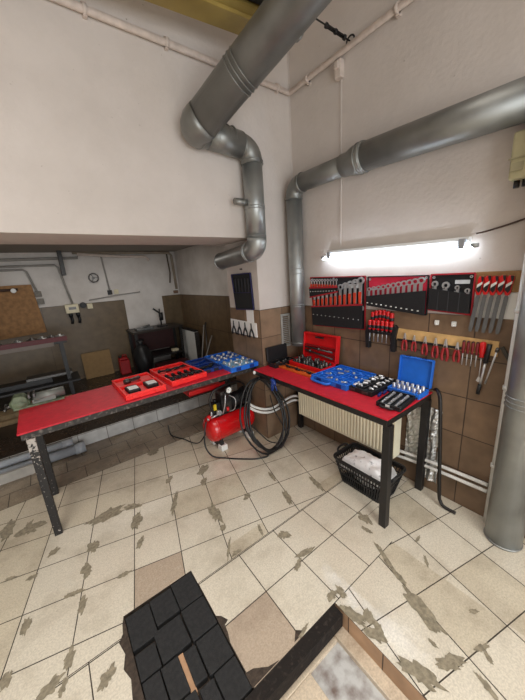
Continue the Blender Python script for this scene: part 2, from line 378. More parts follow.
# broken dark edge where the mats were let in
flat([(.002,1.49),(-.012,1.45),(-.02,1.40),(-.045,1.37),(-.03,1.30),(-.05,1.24),(-.03,1.18),(-.045,1.08),(-.02,1.0),(-.03,.9),(0.0,.80)], .0026, 6)
flat([(.405,1.16),(.43,1.14),(.45,1.10),(.425,1.09),(.42,1.05),(.405,1.0)], .0026, 6)
flat([(.40,.86),(.44,.85),(.50,.81),(.56,.795),(.40,.795)], .0026, 6)
flat([(.66,.80),(.70,.835),(.74,.80)], .0026, 6)
floor = struct(fl, 'floor', [GROUT, T_CREAM, T_CREAM2, T_TAN, T_OLD, CEMENT, DIRT])
# recess under the mats
mb = MB(); mb.box((MX0, MY0-.02, -.05), (MX1, MY1, -.036)); mb.box((.176, .95, -.036), (.202, 1.13, -.012), 1)
for b in (((MX0-.01, MY0, -.05), (MX0, MY1, -.0005)), ((MX1, MY0, -.05), (MX1+.01, MY1, -.0005)), ((MX0, MY1, -.05), (MX1, MY1+.01, -.0005))): mb.box(*b)
struct(mb, 'floor_recess', [DIRT, PALEWOOD])

# ------------------------------------------------------------------ inspection pit
mb = MB(); mb.box((PX1, PY0, -.115), (PX1+.02, PY1, -.0005)); struct(mb, 'wall_pit_right', PITBROWN)
mb = MB(); mb.box((PX0, PY1, -.5), (MX0-.01, PY1+.02, -.0006)); mb.box((MX0-.01, PY1, -.5), (MX1+.01, PY1+.02, -.05)); mb.box((MX1+.01, PY1, -.5), (PX1+.02, PY1+.02, -.0006)); mb.box((PX0-.02, PY0, -.5), (PX0, PY1, -.001)); mb.box((PX0, PY0-.02, -.5), (PX1, PY0, -.001))
struct(mb, 'wall_pit_back', DIRT)
PB = .135
mb = MB()
mb.box((.895, PY0, -.5), (PX1+.02, PY1, -.115)); mb.box((PX0, .72, -.5), (.895, PY1, -.125)); mb.box((PX0, PY0, -.5), (.685, .72, -.128))
struct(mb, 'trim_pit', floor_tile('pit_ledge_tile', (206, 190, 168), (120, 98, 80)), .004)
mb = MB(); mb.box((.685, PY0, -.2), (.895, .72, -PB-.01)); struct(mb, 'floor_pit', PITPANEL)
t = thing('pit_edge_angle', 'black rusty steel angle lining the edge of the floor pit', 'steel edging', ((PX0+PX1)/2, .77, 0))
mb = MB(); h = (PX1-PX0)/2-.012
mb.box((-h, -.03, -.012), (h, .0205, 0)); mb.build('flange', PITSTEEL, t)
mb = MB(); mb.box((-h, -.042, -.09), (h, -.03, -.002)); mb.build('upright_lip', PITSTEEL, t)
mb = MB(); mb.box((-h, -.03, -.07), (h, .018, -.012)); mb.build('web', PITSTEEL, t, .002)

# rubber mats
MATP = [(.004,.133,1.285,1.474,'back left corner'),(.136,.264,1.318,1.474,'middle of the back row'),(.267,.401,1.31,1.484,'back right corner'),
 (.004,.103,1.138,1.262,'beside the short gap at the left edge'),(.107,.255,1.138,1.300,'middle of the second row'),(.262,.401,1.128,1.305,'right end of the second row'),
 (.004,.088,.975,1.132,'left edge of the third row'),(.092,.178,.968,1.130,'left of the slit showing wood'),(.200,.262,.965,1.118,'narrow one right of the slit showing wood'),(.268,.400,.955,1.122,'right end of the third row'),
 (.004,.088,.80,.970,'left edge of the front row'),(.092,.196,.80,.960,'second in the front row'),(.206,.278,.80,.945,'third in the front row'),(.283,.400,.80,.950,'right end of the front row against the pit')]
for k, (x0, x1, y0, y1, w) in enumerate(MATP):
    mb = MB(); a, b = (x1-x0)/2-.001, (y1-y0)/2-.001
    mb.box((-a, -b, 0), (a, b, .036+.0012*((k*7) % 3)))
    o = mb.build('rubber_mat', RUBBER, None, .003); o.location = ((x0+x1)/2, (y0+y1)/2, -.036); o.rotation_euler = (0, 0, random.uniform(-.012, .012))
    tag(o, 'black rubber floor block, '+w, 'rubber mat', 'black rubber blocks set in the floor')

# ------------------------------------------------------------------ walls
mb = MB(); mb.box((XL, YC, ZS), (XR, YT, ZTOP)); mb.box((XJ, YC, 0), (XA, YT, ZS)); struct(mb, 'wall_left', WHITE)
mb = MB(); mb.box((XR, YR, 0), (XR+.2, YC, ZTOP)); struct(mb, 'wall_right', WHITE)
mb = MB(); mb.box((XR-.008, YR, 0), (XR, YC, 1.447)); struct(mb, 'trim_1', BROWN_R, .002)
mb = MB(); mb.box((XJ-.008, YC-.008, 0), (XR-.008, YC, 1.452)); struct(mb, 'trim_2', BROWN_L, .002)
mb = MB(); mb.box((XJ-.008, YC, 0), (XJ, YT, 1.452)); struct(mb, 'trim_3', BROWN_J, .002)
# room behind the camera: side wall and rear wall with a wide open gateway
mb = MB(); mb.box((XL-.2, YR, 0), (XL, YB, ZTOP)); struct(mb, 'wall_side', WHITE)
mb = MB(); mb.box((XL, YR-.2, 3.6), (XR, YR, ZTOP)); mb.box((XL, YR-.2, 0), (-2.6, YR, 3.6)); mb.box((1.6, YR-.2, 0), (XR, YR, 3.6)); struct(mb, 'wall_rear', WHITE)
mb = MB(); mb.box((XL, YR, ZTOP), (XR, YC, ZTOP+.15)); struct(mb, 'ceiling', CEIL)
# alcove under the beam
FA = .15
mb = MB(); mb.box((XL, YB, FA), (XA+.2, YB+.2, ZA)); struct(mb, 'wall_back', WHITE2)
mb = MB(); mb.box((XA, YT, 0), (XA+.2, YB, ZA)); struct(mb, 'wall_alcove', WHITE2)
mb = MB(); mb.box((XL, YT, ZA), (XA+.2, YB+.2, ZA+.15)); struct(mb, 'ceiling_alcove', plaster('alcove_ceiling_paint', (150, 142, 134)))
mb = MB(); mb.box((XA-.008, YT, FA), (XA, YB, 1.5)); struct(mb, 'trim_4', BROWN_A, .002)
mb = MB(); mb.box((-2.4, YB-.01, FA), (1.24, YB, 1.5)); mb.box((1.97, YB-.01, FA), (XA, YB, 1.5)); struct(mb, 'trim_5', BROWN_B, .002)
mb = MB(); mb.box((XL, 3.72, 0), (XA, YB, FA)); struct(mb, 'floor_alcove', T_DARK)
mb = MB(); mb.box((XL, 3.706, 0), (XA, 3.72, FA+.006)); struct(mb, 'trim_6', RISER, .002)
# thin vertical cable ridge on the right wall and the plaster corner bead
mb = MB(); mb.box((XR-.006, 1.758, 2.0), (XR, 1.776, 3.36)); struct(mb, 'trim_7', WHITE, .002)
mb = MB(); mb.tube([(XR-.004, YC-.004, 1.46), (XR-.004, YC-.004, ZTOP)], .006, 8); struct(mb, 'trim_8', WHITE)

# ------------------------------------------------------------------ galvanised ducts
def elbow(mb, c, a, b, R, r, n=7, mi=0):
    """segmented bend at corner c between directions a (towards start) and b (towards end); returns end points"""
    c, a, b = V(c), V(a).normalized(), V(b).normalized()
    p, q = c+a*R, c+b*R; pts = [p]
    for i in range(1, n): 
        t = i/n; pts.append((1-t)**2*p+2*t*(1-t)*c+t*t*q)
    pts.append(q); mb.tube(pts, r, 28, mi, True); return p, q
def seam(mb, p, d, r, k=2, gap=.03):
    d = V(d).normalized(); p = V(p)
    for i in range(k): mb.tube([p+d*(i*gap-.004), p+d*(i*gap-.0015), p+d*(i*gap+.0015), p+d*(i*gap+.004)], [r, r+.005, r+.005, r], 28)
t = thing('ventilation_duct', 'large grey metal duct bending down the white wall into the alcove', 'duct', (1.63, 2.26, 2.04))
o0 = V((1.63, 2.26, 2.04))
def loc(*p): return V(p)-o0
r1, r2 = .088, .124
# long large pipe coming down from above the camera
Aend = loc(1.14, 2.24, 2.85); Bq = loc(1.459, 1.452, 3.25); dd = (Bq-Aend).normalized(); Bend = Aend+dd*3.1
mb = MB(); mb.tube([Aend+dd*.1, Bend], r2, 32); seam(mb, Aend+dd*.46, dd, r2, 3, .03); seam(mb, Aend+dd*1.75, dd, r2, 2, .03)
mb.build('large_pipe', GALV_D, t)
mb = MB(); nrm = V((0.25, -.9, -.5)); q = Aend+dd*.86
w = V((.45, -.05, -.2)); w = (w-dd*w.dot(dd)).normalized()
mb.tube([q+w*(r2-.006), q+w*(r2+.006)], .028, 18); mb.build('inspection_cap', GALV_D, t)
hx = loc(1.24, 2.262, 2.865)
mb = MB(); pts = []
p, q = Aend+dd*.11, hx
for i in range(9):
    s_ = i/8; pts.append((1-s_)**2*p+2*s_*(1-s_)*(Aend+V((-.035, .02, -.012)))+s_*s_*q)
mb.tube(pts, [r2+.004+(r1+.010-r2)*min(1, max(0, i/8-.2)/.5) for i in range(9)], 28); seam(mb, pts[6], pts[7]-pts[6], r1+.014, 1)
mb.build('elbow', GALV_D, t)
c1 = loc(1.668, 2.262, 2.835)
mb = MB(); mb.tube([hx, c1+V((-.11, 0, 0.006))], r1+.010, 28)
for i in range(5): seam(mb, hx+V((.03+i*.05, 0, -.005)), (1, 0, 0), r1+.007, 1)
mb.build('horizontal_pipe', GALV_D, t)
mb = MB(); elbow(mb, c1, (-1, 0, 0.03), (0, 0, -1), .12, r1+.003); seam(mb, c1+V((-.1, 0, 0)), (1, 0, 0), r1+.004, 1); seam(mb, c1+V((0, 0, -.12)), (0, 0, 1), r1+.004, 2, .02); mb.build('elbow', GALV_D, t)
c2 = loc(1.665, 2.262, 2.015)
mb = MB(); mb.tube([c1+V((0, 0, -.1)), c2+V((0, 0, .1))], r1, 28); seam(mb, loc(1.665, 2.262, 2.36), (0, 0, 1), r1, 2, .02); mb.build('vertical_pipe', GALV, t)
mb = MB(); elbow(mb, c2, (0, 0, 1), (0, 1, 0), .11, r1+.003); seam(mb, c2+V((0, 0, .12)), (0, 0, 1), r1+.004, 1); seam(mb, c2+V((0, .11, 0)), (0, 1, 0), r1+.004, 2, .02); mb.build('elbow', GALV, t)
mb = MB(); oe = V((0, .70, -.05)); mb.tube([c2+V((0, .1, 0)), c2+oe], r1-.002, 28, caps=False); mb.tube([c2+V((0, .1, 0)), c2+oe*.97], r1-.008, 28); seam(mb, c2+oe*.98, oe, r1-.002, 1); mb.build('outlet_pipe', GALV, t)
mb = MB(); e = loc(1.665, 2.262, 2.41); mb.tube([e+V((-.07, 0, 0)), e+V((-.205, 0, 0))], .027, 16); mb.tube([e+V((-.12, 0, 0)), e+V((-.13, 0, 0))], .028, 16); mb.build('side_nozzle', GALV_D, t)

t = thing('exhaust_duct', 'zinc duct rising by the vent, crossing the right wall and dropping to the floor', 'duct', (2.13, 2.24, 1.06))
o0 = V((2.13, 2.24, 1.06))
r1, r2 = .076, .098
c1 = loc(2.13, 2.245, 2.595)
mb = MB(); mb.tube([loc(2.13, 2.245, 1.03), c1+V((0, 0, -.1))], r1, 26); seam(mb, loc(2.13, 2.245, 1.78), (0, 0, 1), r1, 2, .05); seam(mb, loc(2.13, 2.245, 1.06), (0, 0, 1), r1, 1); seam(mb, loc(2.13, 2.245, 1.45), (0, 0, 1), r1, 2, .02); mb.build('vertical_pipe', GALV, t)
mb = MB(); elbow(mb, c1, (0, 0, -1), (0, -1, 0), .12, r1+.003); seam(mb, c1+V((0, 0, -.12)), (0, 0, 1), r1+.003, 2, .02); seam(mb, c1+V((0, -.12, 0)), (0, 1, 0), r1+.003, 1); mb.build('elbow', GALV_D, t)
mb = MB(); mb.tube([c1+V((0, -.1, 0)), loc(2.125, 1.62, 2.592)], r1, 26); mb.build('narrow_pipe', GALV_D, t)
mb = MB(); mb.tube([loc(2.125, 1.66, 2.592), loc(2.125, 1.60, 2.592), loc(2.115, 1.53, 2.59), loc(2.112, 1.44, 2.59)], [r1+.008, r1+.008, r2+.004, r2+.004], 26); seam(mb, loc(2.112, 1.46, 2.59), (0, 1, 0), r2+.005, 2, .035); mb.build('reducer', GALV_D, t)
c3 = loc(2.112, .34, 2.545)
mb = MB(); mb.tube([loc(2.112, 1.45, 2.59), c3+V((0, .14, .005))], r2, 28); mb.build('wide_pipe', GALV_D, t)
mb = MB(); elbow(mb, c3, (0, 1, 0), (0, 0, -1), .15, r2+.003); mb.build('elbow', GALV_D, t)
mb = MB(); mb.tube([c3+V((0, 0, -.14)), loc(2.112, .34, .0)], r2, 30); seam(mb, loc(2.112, .34, .96), (0, 0, 1), r2, 3, .03); seam(mb, loc(2.112, .34, .012), (0, 0, 1), r2, 1); mb.build('downpipe', GALV, t)
t = thing('air_vent', 'small slatted grey vent grille on the wall behind the narrow duct', 'vent', (2.05, 2.356, 1.19))
mb = MB(); z0, z1, x0, x1 = -.16, .17, -.06, .03
mb = MB()
for b in (((-.075, -.02, -.175), (-.055, 0, .185)), ((.035, -.02, -.175), (.055, 0, .185)), ((-.055, -.02, .165), (.035, 0, .185)), ((-.055, -.02, -.175), (.035, 0, -.155))): mb.box(*b)
mb.build('frame', mat('vent_metal', (168, 166, 160), .45, .4), t, .003)
mb = MB()
for i in range(16): mb.bar((-.055, -.008, -.145+i*.0205), (.035, -.008, -.145+i*.0205), .012, .004, up=(0, -.6, 1))
mb.build('slats', mat('vent_metal', (168, 166, 160)), t)

# ------------------------------------------------------------------ conduits, cables, beam, box, lamp on the upper walls
t = thing('wall_conduit', 'pale painted pipe clipped high along both white walls into the corner', 'pipe', (XR-.03, YC-.03, 3.40))
o0 = V((XR-.03, YC-.03, 3.40))
mb = MB(); mb.tube([loc(XL+.02, YC-.03, 3.405), loc(XR-.05, YC-.03, 3.40), loc(XR-.033, YC-.033, 3.40), loc(XR-.03, YC-.05, 3.40), loc(XR-.03, -2.5, 3.385)], .022, 14); mb.build('pipe', PINKPIPE, t)
for x in (.05, .55, 1.05, 1.55, 2.06):
    mb = MB(); mb.tube([loc(x-.012, YC-.03, 3.404), loc(x+.012, YC-.03, 3.404)], .029, 14); mb.box(loc(x-.012, YC-.03, 3.37), loc(x+.012, YC, 3.44)); mb.build('clip', PINKPIPE, t)
for y in (2.1, 1.3, .8):
    mb = MB(); mb.tube([loc(XR-.03, y-.012, 3.396), loc(XR-.03, y+.012, 3.396)], .029, 14); mb.box(loc(XR-.03, y-.012, 3.36), loc(XR, y+.012, 3.43)); mb.build('clip', PINKPIPE, t)
o = MB(); o.cbox((0, 0, 0), (.05, .06, .12)); o.cbox((-.03, 0, .02), (.03, .04, .05))
o = o.build('junction_box', PINKPIPE, None, .006); o.location = (XR-.025, 1.765, 3.30); tag(o, 'small painted junction box under the pipe on the right wall', 'junction box')
t = thing('wire_tensioner', 'dark steel wire and turnbuckle stretched from the right wall towards the duct', 'turnbuckle', (2.2, 1.70, 3.44)); o0 = V((2.2, 1.70, 3.44))
a, b = loc(2.215, 1.66, 3.42), loc(1.55, 1.80, 3.56)
def lp(s): return a.lerp(b, s)
mb = MB(); mb.tube([a, b], .005, 8); mb.build('wire', BLACK_P, t)
mb = MB(); mb.bar(lp(.10)+V((0, .010, 0)), lp(.34)+V((0, .010, 0)), .006, .008); mb.bar(lp(.10)-V((0, .010, 0)), lp(.34)-V((0, .010, 0)), .006, .008)
for s_ in (.10, .22, .34): mb.tube([lp(s_-.012), lp(s_+.012)], .017, 10)
mb.build('turnbuckle', BLACK_P, t)
mb = MB(); mb.tube([lp(.02)+V((0, .035*math.cos(u), .035*math.sin(u))) for u in [2*PI*i/14 for i in range(14)]], .006, 8, closed=True); mb.build('hook_ring', BLACK_P, t)
t = thing('crane_beam', 'yellow painted steel beam under the roof behind the big duct', 'beam', (1.0, 1.99, 3.455))
M = Matrix.Rotation(-.088, 4, 'Y')
mb = MB(); mb.box((-3, .0, .0), (.8, .16, .025), M=M); mb.box((-3, .06, .025), (.8, .10, .17), M=M); mb.box((-3, 0, .17), (.8, .16, .195), M=M); mb.build('i_beam', YELLOW, t, .006)
mb = MB(); mb.tube([M @ V((-3, .02, .06)), M @ V((.8, .02, .06))], .042, 16); mb.build('rail_tube', YELLOW, t)
mb = MB(); mb.box((.12, -.08, .10), (.7, .0, .22), M=M); mb.bar((.55, -.06, .2), (.62, -.10, .5), .012, .012); mb.build('hanger_plate', DSTEEL, t, .01)
t = thing('wall_isolator_box', 'beige electrical isolator box at the right edge of the wall', 'switch box', (XR, .50, 2.30), RZ)
mb = MB(); mb.box((-.08, -.10, -.10), (.10, 0, .13)); mb.build('housing', BEIGE_BOX, t, .012)
mb = MB(); mb.box((-.085, -.108, .0), (.105, -.1, .006)); mb.box((-.07, -.108, -.06), (-.02, -.1, -.02)); mb.build('cover_trim', mat('beige_trim', (150, 142, 112), .5), t)
mb = MB()
for i in range(4): mb.tube([(-.05+i*.036, -.05, -.10), (-.05+i*.036, -.05, -.135)], .014, 12)
mb.build('cable_glands', BLACK_PL, t)
# lamp
t = thing('batten_lamp', 'lit white fluorescent batten lamp on the right wall above the tools', 'lamp', (XR, 1.32, 1.925), RZ, ry=.022)
mb = MB(); mb.prism([(-.02, -.0), (-.042, -.0), (-.045, .02), (-.036, .042), (0, .042), (0, 0)], (-.57, 0, -.01), (0, 1, 0), (0, 0, 1), (1.14, 0, 0)); mb.build('housing', mat('lamp_housing', (228, 228, 226), .4, var=.03), t, .003)
for x in (-.53, .54):
    mb = MB(); mb.box((x-.02, -.072, -.042), (x+.02, -.03, .02)); mb.build('lamp_holder', mat('holder_grey', (150, 152, 156), .4), t, .006)
for x in (-.60, .61):
    mb = MB(); mb.tube([(x-.02, -.06, -.025), (x+.02, -.06, -.025)], .013, 14); mb.build('tube_end', GALV, t)
mb = MB(); mb.tube([(-.60, -.058, -.032), (.60, -.058, -.032)], .013, 16); mb.build('tube', TUBE, t)
o = MB(); o.tube(smooth_path([(2.2, .72, 1.955), (2.215, .66, 1.965), (2.222, .55, 1.99), (2.222, .47, 2.01), (2.222, .40, 2.005), (2.222, .2, 2.03)], 6), .005, 8)
o = o.build('lamp_cable', mat('brown_cable', (74, 56, 46), .6)); tag(o, 'thin brown cable running right from the lamp along the wall', 'cable')
for yy, zz, w in ((.905, 1.385, 'left'), (.795, 1.385, 'right')):
    o = MB(); o.cbox((0, 0, 0), (.03, .012, .035)); o.cbox((0, -.01, -.012), (.012, .012, .01))
    o = o.build('adhesive_hook', WHITE_PL, None, .004); o.location = (XR-.014, yy, zz); o.rotation_euler = (0, 0, RZ)
    tag(o, 'small white adhesive hook on brown tiles, %s one of two above the plier strip' % w, 'hook')
# ------------------------------------------------------------------ pipes at the right wall
t = thing('drain_pipe', 'white vertical plastic pipe beside the floor-standing zinc duct', 'pipe', (2.192, .45, 0))
mb = MB(); mb.tube([(0, 0, 0), (0, 0, 2.35)], .023, 16); mb.build('pipe', WHITE_PL, t)
for z in (.46, 1.02, 1.5):
    mb = MB(); mb.tube([(0, 0, z-.012), (0, 0, z+.012)], .029, 16); mb.box((0, -.012, z-.01), (.03, .012, z+.01)); mb.build('pipe_clip', WHITE_PL, t)
HP = [(1.46, 2.33, .50), (1.53, 2.325, .43), (1.64, 2.318, .365), (1.76, 2.315, .335), (1.88, 2.31, .345), (1.98, 2.30, .375), (2.08, 2.28, .38), (2.15, 2.22, .34), (2.18, 2.05, .25), (2.185, 1.8, .185), (2.185, 1.3, .185), (2.185, .9, .225), (2.185, .475, .245)]
for dz, dy, w in ((0, 0, 'lower'), (.052, .0, 'upper')):
    mb = MB(); mb.tube(smooth_path([(x, y+dy, z+dz*(1 if i > 3 else .8)) for i, (x, y, z) in enumerate(HP)], 6), .013, 12)
    o = mb.build('heating_pipe', WHITE_PL); tag(o, 'thin white heating pipe along the foot of the right wall, %s of the pair' % w, 'pipe', 'pair of white heating pipes')

# ------------------------------------------------------------------ workbenches
ZB = .86
t = thing('workbench', 'red-topped black steel workbench against the right wall', 'workbench', (1.9, 1.62, 0))
def wx(x, y, z): return (x-1.9, y-1.62, z)
mb = MB(); mb.box(wx(1.585, .885, ZB-.012), wx(2.205, 2.352, ZB)); mb.build('bench_top', RED_TOP, t, .003)
mb = MB(); mb.box(wx(1.59, .89, ZB-.058), wx(1.63, 2.35, ZB-.012)); mb.box(wx(2.16, .89, ZB-.058), wx(2.2, 2.35, ZB-.012)); mb.box(wx(1.63, .89, ZB-.058), wx(2.16, .93, ZB-.012)); mb.box(wx(1.63, 2.31, ZB-.058), wx(2.16, 2.35, ZB-.012)); mb.build('frame', BLACK_P, t, .002)
for x, y in ((1.59, .875), (2.135, .885)):
    mb = MB(); mb.box(wx(x+.012, y, 0), wx(x+.064, y+.052, ZB-.058)); mb.build('leg', BLACK_P, t, .003)
mb = MB(); mb.box(wx(2.14, 2.27, 0), wx(2.19, 2.32, ZB-.058)); mb.build('leg', BLACK_P, t, .003)
mb = MB(); mb.sphere(wx(1.578, 2.335, ZB-.03), (.016, .016, .02)); mb.build('corner_knob', WHITE_PL, t)

def legmat():
    m = mat('worn_leg_paint', (28, 25, 24), .55, vscale=70, rgb2=(176, 168, 160), cut=(.60, .66), bump=.2); nt = m.node_tree
    rp = [n for n in nt.nodes if n.type == 'VALTORGB'][0]; no = [n for n in nt.nodes if n.type == 'TEX_NOISE' and abs(n.inputs['Scale'].default_value-70) < 1][0]; tc = [n for n in nt.nodes if n.type == 'TEX_COORD'][0]
    sp = nt.nodes.new('ShaderNodeSeparateXYZ'); nt.links.new(tc.outputs['Object'], sp.inputs[0])
    mr = nt.nodes.new('ShaderNodeMapRange'); mr.inputs['From Min'].default_value = .58; mr.inputs['From Max'].default_value = .82; mr.inputs['To Min'].default_value = -.06; mr.inputs['To Max'].default_value = .2
    nt.links.new(sp.outputs['Z'], mr.inputs['Value']); ad = nt.nodes.new('ShaderNodeMath'); nt.links.new(no.outputs['Fac'], ad.inputs[0]); nt.links.new(mr.outputs['Result'], ad.inputs[1]); nt.links.new(ad.outputs[0], rp.inputs['Fac']); return m
LEGWORN = legmat()
t = thing('workbench', 'long red-topped workbench with worn steel legs under the beam', 'workbench', (.68, 2.72, 0))
def wl(x, y, z): return (x-.68, y-2.72, z)
mb = MB(); P4 = [(-.325, 2.425), (1.70, 2.455), (1.70, 3.07), (-.335, 2.985)]
mb.prism(P4, wl(0, 0, ZB-.01), (1, 0, 0), (0, 1, 0), (0, 0, .012)); mb.build('bench_top', RED_TOP, t, .002)
mb = MB(); mb.bar(wl(-.31, 2.452, ZB-.034), wl(1.69, 2.478, ZB-.034), .04, .046); mb.build('front_rail', WORN_R, t, .002)
mb = MB(); mb.bar(wl(-.31, 2.96, ZB-.034), wl(1.69, 3.045, ZB-.034), .04, .046); mb.bar(wl(-.29, 2.45, ZB-.034), wl(-.29, 2.97, ZB-.034), .04, .046); mb.build('rear_rail', WORN, t, .002)
for x, y in ((-.285, 2.40), (-.285, 2.945), (1.60, 2.99)):
    mb = MB(); mb.box(wl(x, y, 0), wl(x+.05, y+.05, ZB-.05)); mb.build('leg', LEGWORN, t, .003)
mb = MB(); mb.box(wl(1.02, 2.75, .60), wl(1.45, 3.0, .615)); mb.box(wl(1.02, 2.75, .60), wl(1.45, 2.765, .66)); mb.build('hanging_shelf', RED_P, t, .003)
for x in (1.04, 1.43):
    mb = MB(); mb.bar(wl(x, 2.98, .61), wl(x, 2.98, ZB-.02), .012, .012); mb.build('shelf_bracket', BLACK_P, t)

# ------------------------------------------------------------------ generic tool-case builder (local x right along front, y to the back, z up)
def tray(mb, x0, y0, x1, y1, z0, z1, wall=.014, floor_=.5, mi=0):
    zf = z0+(z1-z0)*floor_
    mb.box((x0, y0, z0), (x1, y1, zf), mi)
    mb.box((x0, y0, zf), (x1, y0+wall, z1), mi); mb.box((x0, y1-wall, zf), (x1, y1, z1), mi)
    mb.box((x0, y0+wall, zf), (x0+wall, y1-wall, z1), mi); mb.box((x1-wall, y0+wall, zf), (x1, y1-wall, z1), mi)
    return zf
SOCK = {}
def socket_mesh():
    if 'm' not in SOCK:
        mb = MB(); mb.lathe([(.62, 0), (1, .0), (1, .35), (.86, .45), (.86, .95), (.8, 1.0), (.55, 1.0), (.5, .6)], n=14)
        o = mb.build('socket', STEEL); SOCK['m'] = o.data; bpy.data.objects.remove(o)
    return SOCK['m']
def socket(x, y, z, r, h, label, group, lay=None, m=None):
    o = bpy.data.objects.new('wrench_socket', socket_mesh()); COL.objects.link(o)
    o.scale = (r, r, h); o.location = (x, y, z+(r if lay is not None else 0))
    if lay is not None:
        o.rotation_euler = (PI/2, 0, lay); 
    tag(o, label, 'socket', group); return o

# 1 red case with upright lid (right bench, at the back)
cx, cy = 2.02, 1.945
t = thing('tool_case', 'open red tool case with upright lid under the first wrench roll', 'tool case', (cx, cy, ZB), RZ); t.scale = (.88, 1, 1)
mb = MB(); zf = tray(mb, -.25, -.115, .25, .09, 0, .06, .012, .5); mb.build('base', RED_P, t, .004)
Ml = Matrix.Translation((0, .095, .058)) @ Matrix.Rotation(-.10, 4, 'X')
mb = MB(); mb.box((-.25, 0.02, 0), (.25, .045, .27), M=Ml)
for b in (((-.25, -.012, 0), (-.235, .02, .27)), ((.235, -.012, 0), (.25, .02, .27)), ((-.235, -.012, .255), (.235, .02, .27)), ((-.235, -.012, 0), (.235, .02, .014))): mb.box(*b, M=Ml)
lid = mb.build('lid', RED_P, t, .005)
mb = MB(); mb.box((-.06, -.016, .225), (.06, 0.0, .24), M=Ml); mb.build('handle', BLACK_PL, t, .002)
mb = MB(); mb.box((-.22, -.004, .13), (.22, .02, .145), M=Ml); mb.box((-.22, -.004, .055), (.22, .02, .07), M=Ml); mb.build('retaining_strip', mat('deep_red_plastic', (132, 10, 16), .5), t, .002)
mb = MB(); mb.box((-.23, -.1, zf), (.23, .075, zf+.008)); mb.build('foam_insert', BLACK_PL, t)
def onlid(name, label, cat, pts, r, m, head=None, group=None):
    M = Matrix.Translation((cx, cy, ZB)) @ Matrix.Rotation(RZ, 4, 'Z') @ Matrix.Diagonal((.88, 1, 1, 1)) @ Ml
    mb = MB(); mb.tube([M @ V(p) for p in pts], r, 10)
    if head: mb.tube([M @ V(head[0]), M @ V(head[1])], head[2], 12)
    o = mb.build(name, m); tag(o, label, cat, group)
onlid('extension_bar', 'upper dark steel bar clipped in the red case lid', 'tool', [(-.21, -.012, .115), (.2, -.012, .108)], .009, DSTEEL, ((.0, -.012, .100), (.0, -.012, .128), .016))
onlid('extension_bar', 'lower dark steel bar clipped in the red case lid', 'tool', [(-.21, -.012, .085), (.21, -.012, .044)], .008, DSTEEL, ((-.13, -.012, .065), (-.13, -.012, .095), .013))
for k in range(11):
    x = (-.21+k*.042)*.88; 
    for j, y in enumerate((-.07, 0.0, .05)):
        if (k*3+j) % 5 == 4: continue
        wxp = cx+y; wyp = cy-x
        mb = MB(); h = .036+.010*((k+j) % 3)
        mb.lathe([(.012, 0), (.017, 0), (.017, h*.5), (.012, h*.55), (.012, h), (.006, h)], n=12)
        o = mb.build('puller_fitting', DSTEEL if (k+j) % 3 else BLACK_PL); o.location = (wxp, wyp, ZB+zf+.009)
        tag(o, 'small black fitting standing in the base of the red upright-lid case', 'tool part', 'fittings in the red upright-lid case')

# 2 orange foam tray with black hook tools
t = thing('foam_tool_tray', 'narrow orange foam tray along the bench front before the red case', 'tool tray', (1.845, 1.98, ZB), RZ)
mb = MB(); tray(mb, -.30, -.05, .30, .05, 0, .022, .008, .6); mb.build('tray', ORANGE, t, .003)
for k, (x, l) in enumerate(((-.24, .12), (-.08, .15), (.06, .13), (.2, .12))):
    mb = MB(); y = 1.98-x
    mb.tube(smooth_path([(1.83+.01*(k % 2), y+l/2, ZB+.026), (1.845, y+l*.1, ZB+.026), (1.845, y-l*.3, ZB+.026), (1.862, y-l/2, ZB+.028)], 4), .006, 8)
    mb.tube([(1.83+.01*(k % 2), y+l/2, ZB+.026), (1.838, y+l*.12, ZB+.026)], .0105, 10)
    o = mb.build('hook_pick', BLACK_PL); tag(o, 'black-handled hook tool, %s from the left in the orange foam tray' % ORD[k], 'hook tool', 'hook tools in the orange tray')
# 3 black case at the corner with its lid against the stub wall
t = thing('tool_case', 'black tool case with raised lid in the corner below the vent', 'tool case', (1.89, 2.27, ZB))
mb = MB(); zf = tray(mb, -.14, -.07, .14, .05, 0, .045, .01, .4); mb.build('base', BLACK_PL, t, .004)
mb = MB(); Mk = Matrix.Translation((0, .05, .045)) @ Matrix.Rotation(-.06, 4, 'X'); mb.box((-.14, 0, 0), (.14, .03, .15), M=Mk); mb.build('lid', BLACK_PL, t, .006)
for k in range(5):
    o = MB(); o.lathe([(.010, 0), (.014, 0), (.014, .03), (.009, .034)], n=10); o = o.build('puller_fitting', DSTEEL); o.location = (1.80+k*.045, 2.235+.02*(k % 2), ZB+zf+.001)
    tag(o, 'dark steel fitting in the black corner case', 'tool part', 'fittings in the black corner case')
# 4 big blue flat case
t = thing('tool_case', 'large bright blue flat tool case in the middle of the right bench', 'tool case', (1.975, 1.532, ZB), RZ-.03)
mb = MB(); zf = tray(mb, -.195, -.20, .195, .20, 0, .045, .012, .62)
for i in range(5): mb.box((-.18, -.17+i*.075, zf), (.18, -.158+i*.075, .041))
for i in range(5): mb.box((-.165+i*.08, -.18, zf), (-.153+i*.08, .18, .040))
mb.build('tray', BLUE_P, t, .004)
mb = MB(); mb.tube(smooth_path([(-.17, -.20, .02), (-.15, -.235, .02), (0.0, -.24, .02), (.03, -.20, .02)], 5), .011, 10); mb.build('carry_handle', BLUE_P, t)
for x in (-.1, .12):
    mb = MB(); mb.box((x-.025, -.206, .008), (x+.025, -.198, .04)); mb.build('latch', NAVY_P, t, .002)
def world(c, rz, p): 
    return Matrix.Translation(c) @ Matrix.Rotation(rz, 4, 'Z') @ V(p)
kk = 0
